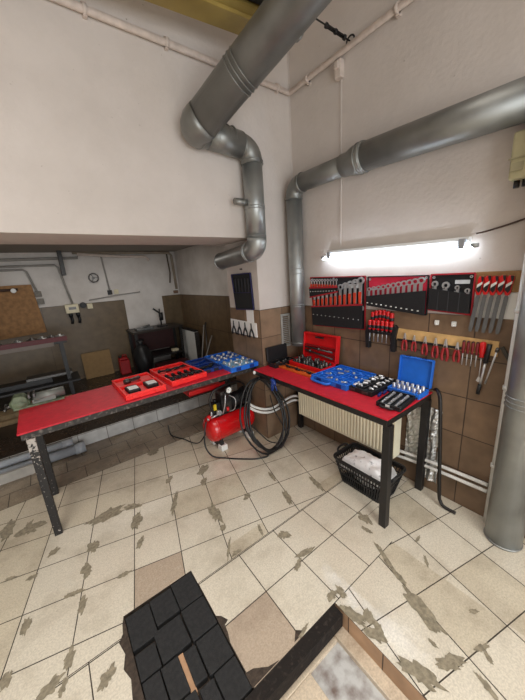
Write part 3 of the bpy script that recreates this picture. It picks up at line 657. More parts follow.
for i in range(5):
    for j in range(4):
        if (i*4+j) in (2, 9, 13): continue
        p = world((1.975, 1.532, ZB), RZ-.03, (-.125+i*.08, -.125+j*.076, zf))
        mb = MB(); L_ = .05
        if (i+j) % 3 == 0: mb.tube([(-L_/2, 0, .007), (L_/2, 0, .007)], .007, 10); mb.tube([(-L_/2, 0, .007), (-L_/4, 0, .007)], .010, 10)
        elif (i+j) % 3 == 1: mb.box((-L_/2, -.006, 0), (L_/2, .006, .010)); mb.tube([(L_/2-.012, 0, .006), (L_/2, 0, .006)], .011, 10)
        else: mb.lathe([(.008, 0), (.012, 0), (.012, .012), (.008, .016)], n=12)
        o = mb.build('puller_part', STEEL if (i*3+j) % 4 else BLUE_P); o.location = p; o.rotation_euler = (0, 0, RZ+.5*((i+j) % 2))
        tag(o, 'small steel part lying in the large bright blue case', 'tool part', 'parts in the large bright blue case')
# 5 black open socket case
t = thing('socket_case', 'open black socket case between the blue cases on the right bench', 'tool case', (1.99, 1.245, ZB), RZ)
mb = MB(); zf = tray(mb, -.105, -.185, .105, .185, 0, .04, .01, .55); mb.box((-.008, -.17, zf), (.004, .17, .034)); mb.build('tray', BLACK_PL, t, .004)
for x in (-.095, .02):
    mb = MB(); mb.box((x, -.19, .006), (x+.05, -.184, .03)); mb.build('latch', DSTEEL, t, .002)
for k in range(6):
    socket(2.155-.055*k, 1.30+.008*(k % 2), ZB+zf+.002, .0125+.001*(k % 3), .034, 'chrome socket in the open black case between the blue cases', 'sockets in the open black case', 0.0 if k % 2 else .4)
    socket(2.15-.055*k, 1.205, ZB+zf+.002, .011, .03, 'chrome socket in the open black case between the blue cases', 'sockets in the open black case', .15)
for k, (x, y) in enumerate(((1.84, 1.325), (1.97, 1.21), (2.09, 1.25))):
    o = MB(); o.box((-.022, -.009, 0), (.022, .009, .004)); o = o.build('paper_label', PAPER); o.location = (x, y-.02, ZB+zf+.0305); o.rotation_euler = (0, 0, .1)
    tag(o, 'white paper strip, %s from the front in the open black socket case' % ORD[k], 'label')
# 6 row of blue-handled drivers
for k in range(4):
    mb = MB(); x = 1.84+k*.07
    mb.lathe([(.004, 0), (.010, .002), (.011, .05), (.009, .06), (.006, .064)], (x, 1.108, ZB+.012), (.95, .25, 0), 12, 0); mb.tube([(x+.055, 1.122, ZB+.012), (x+.088, 1.131, ZB+.012)], .003, 8, 1)
    o = mb.build('nut_driver', [NAVY_P, STEEL]); tag(o, 'blue-handled driver, %s from the bench front beside the black case' % ORD[k], 'driver', 'blue drivers beside the black case')
# 7 small blue case with upright lid and chrome sockets
t = thing('socket_case', 'small blue case with upright lid and chrome sockets at the bench end', 'tool case', (2.075, 1.005, ZB), RZ)
mb = MB(); zf = tray(mb, -.122, -.085, .122, .06, 0, .04, .01, .5); mb.build('base', BLUE_P, t, .004)
Mb = Matrix.Translation((0, .068, .04)) @ Matrix.Rotation(-.10, 4, 'X')
mb = MB(); mb.box((-.125, .012, 0), (.125, .03, .215), M=Mb)
for b in (((-.125, -.006, 0), (-.115, .012, .215)), ((.115, -.006, 0), (.125, .012, .215)), ((-.115, -.006, .205), (.115, .012, .215))): mb.box(*b, M=Mb)
mb.build('lid', BLUE_P, t, .004)
for x in (-.06, .06):
    mb = MB(); mb.box((x-.018, -.004, .208), (x+.018, .006, .22), M=Mb); mb.build('latch', NAVY_P, t)
for k in range(6):
    for j in range(2):
        socket(2.10-.052*j, 1.105-.039*k, ZB+zf+.002, .0145, .044 if j == 0 else .036, 'chrome socket standing in the small blue case with upright lid', 'sockets in the small blue case')
# 8 small black socket case at the front corner
t = thing('socket_case', 'small black socket case at the front corner of the right bench', 'tool case', (1.842, .975, ZB), RZ+.10)
mb = MB(); zf = tray(mb, -.085, -.125, .085, .13, 0, .034, .01, .55); mb.build('tray', BLACK_PL, t, .005)
mb = MB(); mb.tube(smooth_path([(-.045, -.125, .018), (-.04, -.148, .018), (.03, -.148, .018), (.035, -.125, .018)], 4), .008, 8); mb.build('carry_handle', BLACK_PL, t)
mb = MB(); mb.box((-.015, -.131, .01), (.012, -.124, .03)); mb.build('latch', WHITE_PL, t)
for k in range(6):
    for j in range(3):
        p = world((1.842, .975, ZB), RZ+.10, (-.05+j*.048, -.09+k*.036, zf+.002))
        socket(p.x, p.y, p.z, .009+.001*(k % 3), .026, 'chrome socket lying in the small black case at the bench corner', 'sockets in the small black case', RZ+.1)
# 9 small ratchet beside the blue case
mb = MB(); mb.bar((2.03, .915, ZB+.01), (1.99, .895, ZB+.01), .018, .014); mb.tube([(2.03, .915, ZB+.002), (2.03, .915, ZB+.022)], .014, 12); o = mb.build('ratchet_head', BLACK_PL); tag(o, 'small black ratchet at the bench end beside the small black case', 'ratchet')
# blue coupling hanging at the bench edge
t = thing('air_gun', 'blue air gun hanging from the front edge of the right bench', 'air gun', (1.572, 2.02, .80))
mb = MB(); mb.tube([(0, .03, .03), (0, 0, .02), (-.004, -.03, -.005)], [.016, .02, .014], 12); mb.tube([(0, .01, .02), (-.004, .02, -.075)], [.015, .012], 12); mb.build('body', NAVY_P, t)
mb = MB(); mb.tube([(-.004, -.03, -.005), (-.004, -.05, -.06)], .006, 8); mb.tube([(-.004, -.005, .0), (-.01, -.012, -.05)], .005, 8); mb.build('nozzle', NAVY_P, t)
mb = MB(); mb.tube([(0, .01, .035), (.004, .01, .055), (.014, .01, .058)], .004, 8); mb.build('hook', DSTEEL, t)

# ------------------------------------------------------------------ left bench cases
def redcase(loc_, rz, w, d, label):
    t = thing('tool_case', label, 'tool case', loc_, rz)
    mb = MB(); zf = tray(mb, -w/2, -d/2, w/2, -.004, 0, .05, .014, .5); mb.build('base', CORAL_P, t, .004)
    mb = MB(); tray(mb, -w/2, .004, w/2, d/2, 0, .045, .014, .45); mb.build('lid', CORAL_P, t, .004)
    for x in (-w*.28, w*.28):
        mb = MB(); mb.box((x-.025, -d/2-.010, .006), (x+.025, -d/2+.001, .042)); mb.build('latch', CORAL_P, t, .003)
    mb = MB(); mb.tube(smooth_path([(-.06, d/2, .02), (-.055, d/2+.03, .02), (.055, d/2+.03, .02), (.06, d/2, .02)], 4), .010, 8); mb.build('carry_handle', CORAL_P, t)
    return zf
CA = ((.545, 2.745, ZB), .02); CB = ((.945, 2.80, ZB), .06)
zf = redcase(*CA, .34, .54, 'open red tool case with white-labelled packs, nearer the vise')
for k, (x, y, lx, ly, h) in enumerate(((-.08, -.14, .10, .14, .035), (.08, -.13, .10, .14, .037))):
    p = world(*CA, (x, y, zf)); mb = MB(); mb.box((-lx/2, -ly/2, 0), (lx/2, ly/2, h))
    t = thing('tool_pack', ['black tool pack with white label, left one in the open red case', 'black tool pack with white label, right one in the open red case'][k], 'tool pack', p, .05)
    mb.build('pack', BLACK_PL, t, .008)
    mb = MB(); mb.prism([(-.038, -.05), (.038, -.055), (.042, .03), (-.034, .04)], (0, 0, h), (1, 0, 0), (0, 1, 0), (0, 0, .003)); mb.build('label', PAPER, t)
p = world(*CA, (-.06, .13, .024)); mb = MB()
mb.lathe([(.02, 0), (.035, .004), (.035, .03), (.02, .04)], (0, 0, 0), (0, 0, 1), 14); mb.bar((0, 0, .02), (.12, .03, .02), .03, .025)
o = mb.build('press_tool', DSTEEL); o.location = p; tag(o, 'grey steel press tool in the lid half of the white-labelled red case', 'tool')
p = world(*CA, (.10, .12, .024)); mb = MB(); mb.box((-.05, -.07, 0), (.05, .07, .012)); o = mb.build('insert_plate', CORAL_P, None, .003); o.location = p; tag(o, 'flat red insert lying in the lid half of the white-labelled red case', 'insert')
zf = redcase(*CB, .36, .58, 'open red tool case full of black pullers next to the blue cases')
def puller_mesh():
    mb = MB(); mb.tube([(0, -.07, .016), (0, .06, .016)], .009, 10); mb.tube([(0, .05, .016), (0, .085, .016)], .016, 10)
    for s in (-1, 1): mb.tube(smooth_path([(0, -.01, .016), (s*.026, -.03, .016), (s*.03, -.07, .016), (s*.018, -.085, .016)], 4), .007, 8)
    o = mb.build('tmp', BLACK_PL); m = o.data; bpy.data.objects.remove(o); return m
pm = puller_mesh()
for k in range(5):
    p = world(*CB, (-.135+k*.066, -.15, zf)); o = bpy.data.objects.new('hook_puller', pm); COL.objects.link(o); o.location = p; o.rotation_euler = (0, 0, .25); o.scale = (.85, .95, 1.2)
    tag(o, 'black hook puller, %s from the left in the base of the red case' % ORD[k], 'puller', 'black pullers in the red case')
for k in range(3):
    p = world(*CB, (-.08+k*.085, .13, .022)); o = bpy.data.objects.new('hook_puller', pm); COL.objects.link(o); o.location = p; o.rotation_euler = (0, 0, 1.2+.3*k); o.scale = (.8, .8, 1)
    tag(o, 'black puller, %s from the left in the lid half of the red case' % ORD[k], 'puller', 'black pullers in the red case lid')
# blue cases
CC = ((1.255, 2.845, ZB), -.05)
t = thing('tool_case', 'dark blue open tool case between the red case and chrome socket set', 'tool case', *CC)
mb = MB(); zc = tray(mb, -.125, -.24, .115, .24, 0, .04, .012, .5); mb.box((-.11, -.01, zc), (.1, .01, .036)); mb.build('tray', NAVY_P, t, .004)
for x in (-.07, .02):
    mb = MB(); mb.box((x, -.247, .008), (x+.05, -.239, .034)); mb.build('latch', BLACK_PL, t)
for k, (x, y, a) in enumerate(((-.05, -.13, .3), (.05, -.1, .9), (-.06, .07, .2), (.04, .12, .7))):
    p = world(*CC, (x, y, zc)); mb = MB(); mb.box((-.045, -.02, 0), (.045, .02, .022)); mb.tube([(.03, 0, .012), (.075, 0, .012)], .008, 8)
    o = mb.build('adapter', BLACK_PL if k < 2 else NAVY_P, None, .004); o.location = p; o.rotation_euler = (0, 0, a)
    tag(o, ['black adapter, left one in the front of the dark blue case', 'black adapter, right one in the front of the dark blue case', 'blue adapter, left one at the back of the dark blue case', 'blue adapter, right one at the back of the dark blue case'][k], 'adapter')
CD = ((1.535, 2.74, ZB), -.03)
t = thing('socket_case', 'bright blue two-tray case of chrome sockets at the bench corner', 'tool case', *CD)
mb = MB(); zd = tray(mb, -.165, -.325, .165, -.005, 0, .05, .012, .5); mb.build('base', BLUE_P, t, .004)
mb = MB(); tray(mb, -.165, .005, .165, .33, 0, .05, .012, .5); mb.build('lid', BLUE_P, t, .004)
mb = MB(); mb.box((-.15, -.31, zd), (.15, -.02, zd+.003)); mb.build('inlay', mat('pale_blue_inlay', (140, 190, 226), .5), t)
for x in (-.08, .08):
    mb = MB(); mb.box((x-.025, -.333, .008), (x+.025, -.324, .042)); mb.build('latch', NAVY_P, t)
for i in range(4):
    for j in range(6):
        x, y = -.115+i*.075, -.27+j*.045+(.09 if j > 2 else 0)
        if j > 2: y = .06+(j-3)*.09
        else: y = -.27+j*.095
        p = world(*CD, (x+.012*((i+j) % 2), y, zd+.004))
        socket(p.x, p.y, p.z, .0155+.002*((i+j) % 3), .030+.012*((i*j) % 2), 'chrome socket in the two-tray blue case at the bench corner', 'sockets in the two-tray blue case', None if (i+j) % 2 else .6*i)
# vise
t = thing('bench_vise', 'worn green-grey bench vise on the back left end of the long bench', 'vise', (-.2, 3.0, ZB))
mb = MB(); mb.box((-.17, -.06, .0), (.18, .05, .018)); mb.build('base', VISE, t, .006)
mb = MB(); mb.tube([(-.03, .0, .055), (.19, .01, .06)], [.042, .04], 18); mb.box((-.04, -.035, .018), (.12, .035, .05)); mb.build('sliding_barrel', mat('vise_grey', (126, 130, 124), .45, .3), t)
mb = MB(); mb.prism([(-.05, 0), (.05, 0), (.055, .07), (.03, .10), (-.03, .10), (-.055, .06)], (-.12, -.055, .01), (1, 0, 0), (0, 0, 1), (0, .12, 0)); mb.sphere((-.12, 0, .04), (.075, .07, .05)); mb.build('jaw_body', VISE, t, .008)
mb = MB(); mb.box((-.06, -.05, .075), (-.045, .05, .108)); mb.box((-.025, -.05, .075), (-.01, .05, .108)); mb.build('jaw_plate', DSTEEL, t, .002)
mb = MB(); mb.tube([(-.215, -.07, .03), (-.215, .05, .035)], .007, 8); mb.sphere((-.215, -.07, .03), .012); mb.sphere((-.215, .05, .035), .012); mb.tube([(-.22, -.01, .033), (-.17, -.01, .035)], .014, 10); mb.build('tommy_bar', DSTEEL, t)

# ------------------------------------------------------------------ radiator, foil, basket, bar
t = thing('radiator', 'cream ribbed panel radiator under the right bench', 'radiator', (2.11, 1.64, .24), RZ)
mb = MB(); mb.box((-.56, -.045, 0), (.55, -.03, .39)); n = 33
for i in range(n):
    x = -.545+i*.0335; mb.prism([(0, -.03), (.005, -.052), (.019, -.052), (.024, -.03)], (x, 0, .02), (1, 0, 0), (0, 1, 0), (0, 0, .35))
mb.build('front_panel', RADI, t, .002)
for x in (.55, -.566):
    mb = MB(); mb.box((x, -.05, .0), (x+.006, .05, .39)); mb.build('side_cover', RADI, t, .002)
mb = MB(); mb.box((-.56, .03, 0), (.55, .045, .39)); mb.build('rear_panel', RADI, t)
mb = MB()
for i in range(28): mb.box((-.55+i*.04, -.03, .375), (-.54+i*.04, .03, .385))
mb.build('top_grille', RADI, t)
mb = MB(); mb.tube([(.45, 0, 0), (.45, .0, -.03)], .012, 10); mb.tube([(-.5, 0, 0), (-.5, .04, -.03)], .012, 10); mb.build('pipe_stub', STEEL, t)
def sheet(name, label, loc_, w, h, nx, ny, amp, m, fold=0.):
    vs = []; fs = []
    for j in range(ny+1):
        for i in range(nx+1):
            u = i/nx; v = j/ny
            vs.append(((u-.5)*w*(1-.15*math.sin(v*9)*fold), -abs(random.gauss(0, amp))-.004*math.sin(u*17+v*9)-fold*.02*math.sin(u*14), v*h))
    for j in range(ny):
        for i in range(nx): a = j*(nx+1)+i; fs.append((a, a+1, a+nx+2, a+nx+1))
    mb = MB(); mb.add(vs, fs, 0, False); o = mb.build(name, m); o.location = loc_; o.rotation_euler = (0, 0, RZ)
    so = o.modifiers.new('Solidify', 'SOLIDIFY'); so.thickness = .002
    tag(o, label, 'foil sheet')
sheet('foil_sheet', 'crumpled silver foil sheet hanging beyond the radiator end', (2.213, .862, .095), .125, .63, 10, 44, .006, FOIL, .6)
sheet('foil_sheet', 'silver foil insulation behind the end of the radiator', (2.214, 1.00, .20), .13, .5, 12, 34, .004, FOIL)
t = thing('laundry_basket', 'black plastic laundry basket with white rags under the right bench', 'basket', (1.885, 1.205, 0), RZ)
# local x along basket length, y depth
def ring_pts(hx, hy, z, r=.05, n=6):
    P = []
    for cx_, cy_, a0 in ((hx-r, hy-r, 0), (-hx+r, hy-r, PI/2), (-hx+r, -hy+r, PI), (hx-r, -hy+r, 1.5*PI)):
        P += [(cx_+r*math.cos(a0+i*PI/2/n), cy_+r*math.sin(a0+i*PI/2/n), z) for i in range(n+1)]
    return P
H = .235; B0 = (.19, .11); B1 = (.25, .155)
def lerp(a, b, t): return a+(b-a)*t
mb = MB(); mb.tube(ring_pts(B1[0], B1[1], H), .011, 8, closed=True); mb.build('rim', BLACK_PL, t)
mb = MB(); mb.prism([(x, y) for x, y, z in ring_pts(B0[0], B0[1], 0)], (0, 0, .0), (1, 0, 0), (0, 1, 0), (0, 0, .012)); mb.build('base', BLACK_PL, t)
mb = MB()
for f in (.12, .42, .72, .93):
    mb.tube(ring_pts(lerp(B0[0], B1[0], f), lerp(B0[1], B1[1], f), H*f), .006, 6, closed=True)
lo = ring_pts(B0[0], B0[1], .0, .05, 4); hi = ring_pts(B1[0], B1[1], H, .05, 4)
def dens(P):
    out = []
    for i in range(len(P)):
        a, b = V(P[i]), V(P[(i+1) % len(P)]); k = max(1, round((b-a).length/.026))
        out += [a.lerp(b, j/k) for j in range(k)]
    return out
hi_d = dens(hi); lo_d = []
for p in hi_d: lo_d.append(V((p.x*B0[0]/B1[0], p.y*B0[1]/B1[1], .0)))
for a, b in zip(lo_d, hi_d): mb.bar(a, b, .011, .004)
# solid band below the slots on each side
for f0, f1 in ((.0, .10), (.40, .46), (.86, 1.0)):
    A0 = [p.lerp(q, f0) for p, q in zip(lo_d, hi_d)]; A1 = [p.lerp(q, f1) for p, q in zip(lo_d, hi_d)]; n = len(A0)
    mb.add(A0+A1, [(i, (i+1) % n, n+(i+1) % n, n+i) for i in range(n)])
mb.build('slatted_sides', BLACK_PL, t)
for s in (-1, 1):
    mb = MB(); mb.tube(smooth_path([(s*.245, -.07, H), (s*.262, -.06, H+.022), (s*.27, 0, H+.032), (s*.262, .06, H+.022), (s*.245, .07, H)], 4), .009, 8); mb.build('handle', BLACK_PL, t)
mb = MB(); nx, ny = 20, 14; vs = []
for j in range(ny+1):
    for i in range(nx+1):
        u, v = i/nx*2-1, j/ny*2-1; ed = max(abs(u), abs(v))
        vs.append((u*.205, v*.118, .215+.065*(1-ed**2)+.014*math.sin(u*6+v*3)*math.cos(v*7-u*2)+random.uniform(-.013, .013)-(.07 if ed > .99 else 0)))
fs = [(j*(nx+1)+i, j*(nx+1)+i+1, (j+1)*(nx+1)+i+1, (j+1)*(nx+1)+i) for j in range(ny) for i in range(nx)]
mb.add(vs, fs, 0, True); n0 = len(vs); b_ = [(j*(nx+1)) for j in range(ny+1)]
mb.box((-.17, -.09, .02), (.17, .09, .12))
o = mb.build('rag_pile', RAG); o.location = (1.885, 1.205, 0); o.rotation_euler = (0, 0, RZ); tag(o, 'heap of crumpled white rags filling the black basket', 'rags', kind='stuff')
o.modifiers.new('Subdiv', 'SUBSURF').render_levels = 1
mb = MB(); mb.tube(smooth_path([(2.20, .868, .885), (2.17, .845, .90), (2.13, .815, .895), (2.105, .79, .84), (2.10, .765, .55), (2.10, .735, .12), (2.10, .72, .045), (2.098, .69, .016), (2.10, .615, .012)], 5), .0125, 10)
o = mb.build('pry_bar', mat('black_bar', (34, 30, 28), .4, .3)); tag(o, 'long black hooked pry bar leaning on the right end of the bench', 'pry bar')

# ------------------------------------------------------------------ compressor and hose
t = thing('air_compressor', 'red tank air compressor under the corner where the benches meet', 'compressor', (1.39, 2.63, 0), .04)
mb = MB(); mb.lathe([(.02, -.29), (.09, -.285), (.13, -.262), (.146, -.225), (.148, -.2), (.148, .2), (.146, .225), (.13, .262), (.09, .285), (.02, .29)], (0, 0, .235), (1, 0, 0), 30); mb.build('tank', TANKRED, t)
mb = MB(); mb.tube([(-.205, 0, .235), (-.195, 0, .235)], .151, 30); mb.tube([(.195, 0, .235), (.205, 0, .235)], .151, 30); mb.build('weld_seam', TANKRED, t)
for x in (-.17, .19):
    mb = MB(); mb.prism([(-.12, 0), (.12, 0), (.08, .10), (-.08, .10)], (x-.02, 0, .03), (0, 1, 0), (0, 0, 1), (.04, 0, 0)); mb.build('foot_bracket', BLACK_P, t)
    for y in (-.09, .09):
        mb = MB(); mb.prism([(-.045, 0), (.045, 0), (.038, .06), (-.038, .06)], (x-.03, y, 0), (0, 1, 0), (0, 0, 1), (.075, 0, 0)); mb.build('foot_pad', WHITE_PL, t, .006)
mb = MB(); mb.box((-.20, -.07, .375), (.22, .07, .387)); mb.build('mount_plate', BLACK_P, t)
mb = MB(); mb.tube([(.02, 0, .47), (.22, 0, .47)], .08, 24)
for i in range(10): mb.tube([(.03+i*.019, 0, .47), (.034+i*.019, 0, .47)], .086, 24)
mb.build('motor', BLACK_PL, t)
mb = MB(); mb.tube([(.215, 0, .48), (.27, 0, .48)], .1, 26); mb.build('fan_cover', BLACK_PL, t, .004)
mb = MB(); mb.box((-.10, -.06, .39), (.02, .06, .54)); 
for i in range(7): mb.box((-.108, -.068, .50+i*.014), (.012, .068, .506+i*.014))
mb.box((-.1, -.06, .59), (.01, .06, .63)); mb.build('pump_head', DSTEEL, t, .003)
mb = MB(); mb.tube(smooth_path([(-.05, -.06, .60), (-.08, -.11, .60), (-.10, -.115, .50), (-.11, -.07, .39)], 6), .007, 8); mb.tube(smooth_path([(-.01, -.06, .57), (.03, -.12, .53), (.02, -.11, .42), (-.02, -.06, .385)], 6), .005, 8); mb.build('outlet_tube', STEEL, t)
mb = MB(); mb.box((-.19, -.05, .40), (-.12, .04, .52)); mb.tube([(-.155, 0, .52), (-.155, 0, .55)], .02, 12); mb.build('pressure_switch', BLACK_PL, t, .006)
g_ = mb = MB(); mb.tube([(-.04, -.095, .655), (-.04, -.125, .655)], .036, 22); mb.tube([(-.04, -.08, .655), (-.04, -.09, .58)], .008, 8); ga = mb.build('gauge', DSTEEL, t)
mb = MB(); mb.tube([(-.04, -.125, .655), (-.04, -.128, .655)], .030, 22); mb.build('gauge_face', GLASSW, ga)
mb = MB(); mb.bar((-.04, -.130, .655), (-.055, -.130, .672), .004, .002, up=(0, 1, 0)); mb.build('gauge_needle', BLACK_PL, ga)
mb = MB(); mb.tube([(-.17, -.085, .44), (-.17, -.12, .44)], .026, 18); mb.build('pressure_dial', STEEL, t)
mb = MB(); mb.tube([(-.2, -.04, .40), (-.28, -.06, .405)], .011, 10); mb.tube([(-.28, -.06, .405), (-.28, -.06, .375)], .012, 10); mb.tube([(-.23, -.05, .40), (-.23, -.05, .45)], .01, 10); mb.tube([(-.26, -.08, .40), (-.18, -.10, .42)], .008, 8); mb.build('outlet_valve', STEEL, t)
mb = MB(); mb.tube([(-.28, -.06, .42), (-.28, -.10, .42)], .017, 12); mb.build('valve_knob', RED_P, t)
mb = MB(); mb.tube([(-.07, -.12, .43), (-.07, -.12, .47)], .014, 12); mb.build('valve_knob', RED_P, t)
mb = MB(); mb.cbox((-.19, -.06, .49), (.03, .02, .06)); mb.build('warning_tag', mat('yellow_tag', (220, 190, 40), .5), t)
mb = MB(); mb.tube(smooth_path([(-.2, -.06, .40), (-.24, -.06, .55), (-.2, -.06, .66), (-.1, -.06, .69), (.1, -.04, .69), (.22, -.02, .62), (.24, 0, .56)], 5), .012, 10); mb.build('carry_handle', BLACK_P, t)
# hose coil hanging from the bench corner, touching the floor
pts = []
turns = 6
for k in range(turns*26):
    a = 2*PI*k/26; ph = k/26
    rx = .245+.03*math.sin(ph*2.1)+.02*math.sin(ph*5); rz = .375-.012*((ph*1.7) % 1)
    zc_ = .395+.012*math.sin(ph*3.3)
    z = zc_+rz*math.cos(a); z = max(z, .016+.006*(ph % 2)); fx = 1.0-.28*max(0, math.cos(a))
    x = 1.60+.03*math.sin(ph*1.3)+rx*math.sin(a)*fx
    y = 2.10+.24*(z/.8)-.02+.012*math.sin(ph*4+a)+.006*ph
    pts.append((x, y, z))
tail = [(1.52, 2.10, .02), (1.40, 2.13, .012), (1.27, 2.24, .012), (1.16, 2.36, .012), (1.06, 2.44, .04), (1.02, 2.5, .14), (1.04, 2.52, .28), (1.08, 2.54, .38)]
mb = MB(); mb.tube(pts[:-8], .0095, 8); mb.tube(smooth_path([pts[-9]]+tail, 6), .0075, 8)
o = mb.build('air_hose', HOSE); tag(o, 'black coiled air hose hanging at the bench corner down to the floor', 'hose')
mb = MB(); mb.tube(smooth_path([(1.66, 2.2, .60), (1.72, 2.22, .4), (1.80, 2.15, .15), (1.74, 2.12, .06), (1.6, 2.16, .10), (1.5, 2.2, .22), (1.46, 2.28, .30)], 7), .006, 8)
o = mb.build('power_cable', HOSE); tag(o, 'thin black cable looping loosely behind the hose coil', 'cable')
mb = MB(); mb.tube(smooth_path([(.98, 3.0, .012), (1.05, 2.75, .05), (1.12, 2.62, .25), (1.2, 2.56, .42)], 6), .006, 8); mb.tube(smooth_path([(.98, 3.0, .012), (.90, 3.2, .012), (.95, 3.45, .012)], 6), .006, 8)
o = mb.build('power_cable', HOSE); tag(o, 'black cable running over the floor left of the red compressor', 'cable')
# ------------------------------------------------------------------ tool rolls on the right wall (local x to the right, z up, -y out of the wall)
def wallp(y, z, out=0.): return (XR-out, y, z)
def wrench_mesh(mname):
    """combination spanner, unit length along +z, ring at the top"""
    mb = MB()
    mb.ring((0, -.03, .90), (1,0,0), (0,0,1), (0, .06, 0), .105, .062, 14)
    mb.bar((0, 0, .12), (0, 0, .81), .085, .04, up=(0, 1, 0))
    mb.prism([(-.10,.0),(-.05,.02),(-.045,.09),(.045,.09),(.05,.02),(.10,.0),(.10,.10),(.05,.16),(-.05,.16),(-.10,.10)], (0, -.03, 0), (1,0,0), (0,0,1), (0,.06,0))
    o = mb.build('tmp', MATS[mname]); m = o.data; bpy.data.objects.remove(o); return m
WM = wrench_mesh('tool_steel')
def spanner(y, z, L, label, group, tilt=0., wid=1.):
    o = bpy.data.objects.new('combination_spanner', WM); COL.objects.link(o)
    o.location = (XR-.030, y, z); o.rotation_euler = (0, tilt, RZ); o.scale = (L*wid, L*.8, L); tag(o, label, 'spanner', group); return o
# roll 1
y0, z0 = 2.13, 1.25
t = thing('tool_roll', 'black wrench roll with red trim, left of the three hung on the wall', 'tool roll', (XR, y0, z0), RZ)
W = .645
BG = .012
mb = MB(); mb.prism([(0, .485), (W-.01, .478), (W, .02), (.05, .0)], (0, -.014, 0), (1,0,0), (0,0,1), (0, .012, 0)); mb.build('backing', BLACK_CL, t)
mb = MB()
for a, b in (((0, .485), (W-.01, .478)), ((W-.01, .478), (W, .02)), ((W, .02), (.05, .0)), ((.05, 0), (0, .485))): mb.bar((a[0], -.016, a[1]), (b[0], -.016, b[1]), .008, .010, up=(0, 1, 0))
mb.build('red_binding', RED_TRIM, t)
def pocket(name, poly, m, d=.024): 
    mb = MB(); mb.prism(poly, (0, -d-.014, 0), (1,0,0), (0,0,1), (0, .006, 0)); return mb.build(name, m, t)
pocket('lower_pocket', [(.05, .008), (W-.008, .028), (W-.01, .24), (.035, .195)], BLACK_CL, .038)
pocket('lower_pocket_edge', [(.035, .19), (W-.01, .235), (W-.01, .25), (.035, .203)], RED_TRIM, .040)
pocket('upper_pocket', [(.015, .295), (.37, .355), (.37, .40), (.01, .39)], BLACK_CL, .038)
pocket('upper_pocket_edge', [(.015, .283), (.37, .342), (.37, .356), (.015, .296)], RED_TRIM, .040)
pocket('upper_pocket_rim', [(.01, .378), (.37, .385), (.37, .40), (.01, .392)], RED_TRIM, .040)
mb = MB(); mb.box((.43, -.03, .38), (.60, -.026, .415)); mb.box((.47, -.03, .425), (.56, -.026, .438)); mb.build('printed_label', mat('label_grey', (196, 200, 204), .5), t)
for x in (.03, .3, .6):
    mb = MB(); mb.ring((x, -.024, .465), (1,0,0), (0,0,1), (0, .004, 0), .010, .005, 12); mb.build('eyelet', STEEL, t)
n = 11
for i in range(n):
    s = i/(n-1); x = .065+s*.535; L = .215+.065*s
    spanner(y0-x, z0+.115+.075*s, L, '%s large spanner from the left in the bottom row of the left roll' % ORD[i].capitalize(), 'large spanners in the left tool roll', wid=1.15)
    mb = MB(); mb.prism([(-.009, 0), (.009, 0), (.009+.004*s, .055+.045*s), (-.009-.004*s, .055+.045*s)], (x, -.043, .21+.038*s), (1,0,0), (0,0,1), (0, .012, 0)); mb.build('orange_tab', ORANGE_CL, t)
    mb = MB(); mb.box((x-.004, -.055, .117-.012*s), (x+.004, -.050, .122-.012*s)); mb.build('size_mark', WHITE_PL, t)
n = 10
for i in range(n):
    s = i/(n-1); x = .03+s*.31
    spanner(y0-x, z0+.325+.03*s, .145-.035*s, '%s small spanner from the left in the top row of the left roll' % ORD[i].capitalize(), 'small spanners in the left tool roll', wid=1.0)
    mb = MB(); mb.box((x-.008, -.046, .39), (x+.008, -.036, .422-.012*s)); mb.build('orange_tab', ORANGE_CL, t)
    mb = MB(); mb.box((x-.004, -.055, .345+.01*s), (x+.004, -.050, .351+.01*s)); mb.build('size_mark', WHITE_PL, t)
# roll 2
y0, z0 = 1.468, 1.435
t = thing('tool_roll', 'crimson-topped spanner roll, middle of the three hung on the wall', 'tool roll', (XR, y0, z0), RZ)
W = .49
mb = MB(); mb.prism([(0, .285), (W-.005, .28), (W, .0), (.012, .055)], (0, -.014, 0), (1,0,0), (0,0,1), (0, .012, 0)); mb.build('backing', PINK_CL, t)
pocket('pocket', [(.012, .052), (W, -.002), (W-.003, .178), (.006, .130)], BLACK_CL, .036)
mb = MB()
for a, b in (((0, .285), (W-.005, .28)), ((W-.005, .28), (W, 0)), ((W, 0), (.012, .055)), ((.012, .055), (0, .285))): mb.bar((a[0], -.018, a[1]), (b[0], -.018, b[1]), .009, .010, up=(0, 1, 0))
mb.build('black_binding', BLACK_CL, t)
for x in (.02, .47):
    mb = MB(); mb.ring((x, -.022, .265), (1,0,0), (0,0,1), (0, .004, 0), .009, .004, 12); mb.build('eyelet', STEEL, t)
mb = MB(); mb.box((.035, -.020, .18), (.14, -.016, .192)); mb.build('printed_label', mat('label_grey', (196, 200, 204)), t)
n = 11
for i in range(n):
    s = i/(n-1); x = .022+s*.42; L = .155+.075*s
    spanner(y0-x, z0+.045-.005*s, L, '%s spanner from the left in the crimson-topped roll' % ORD[i].capitalize(), 'spanners in the crimson-topped roll', wid=1.2)
    mb = MB(); mb.box((x-.006, -.054, .072-.045*s), (x+.006, -.049, .079-.045*s)); mb.build('size_mark', WHITE_PL, t)
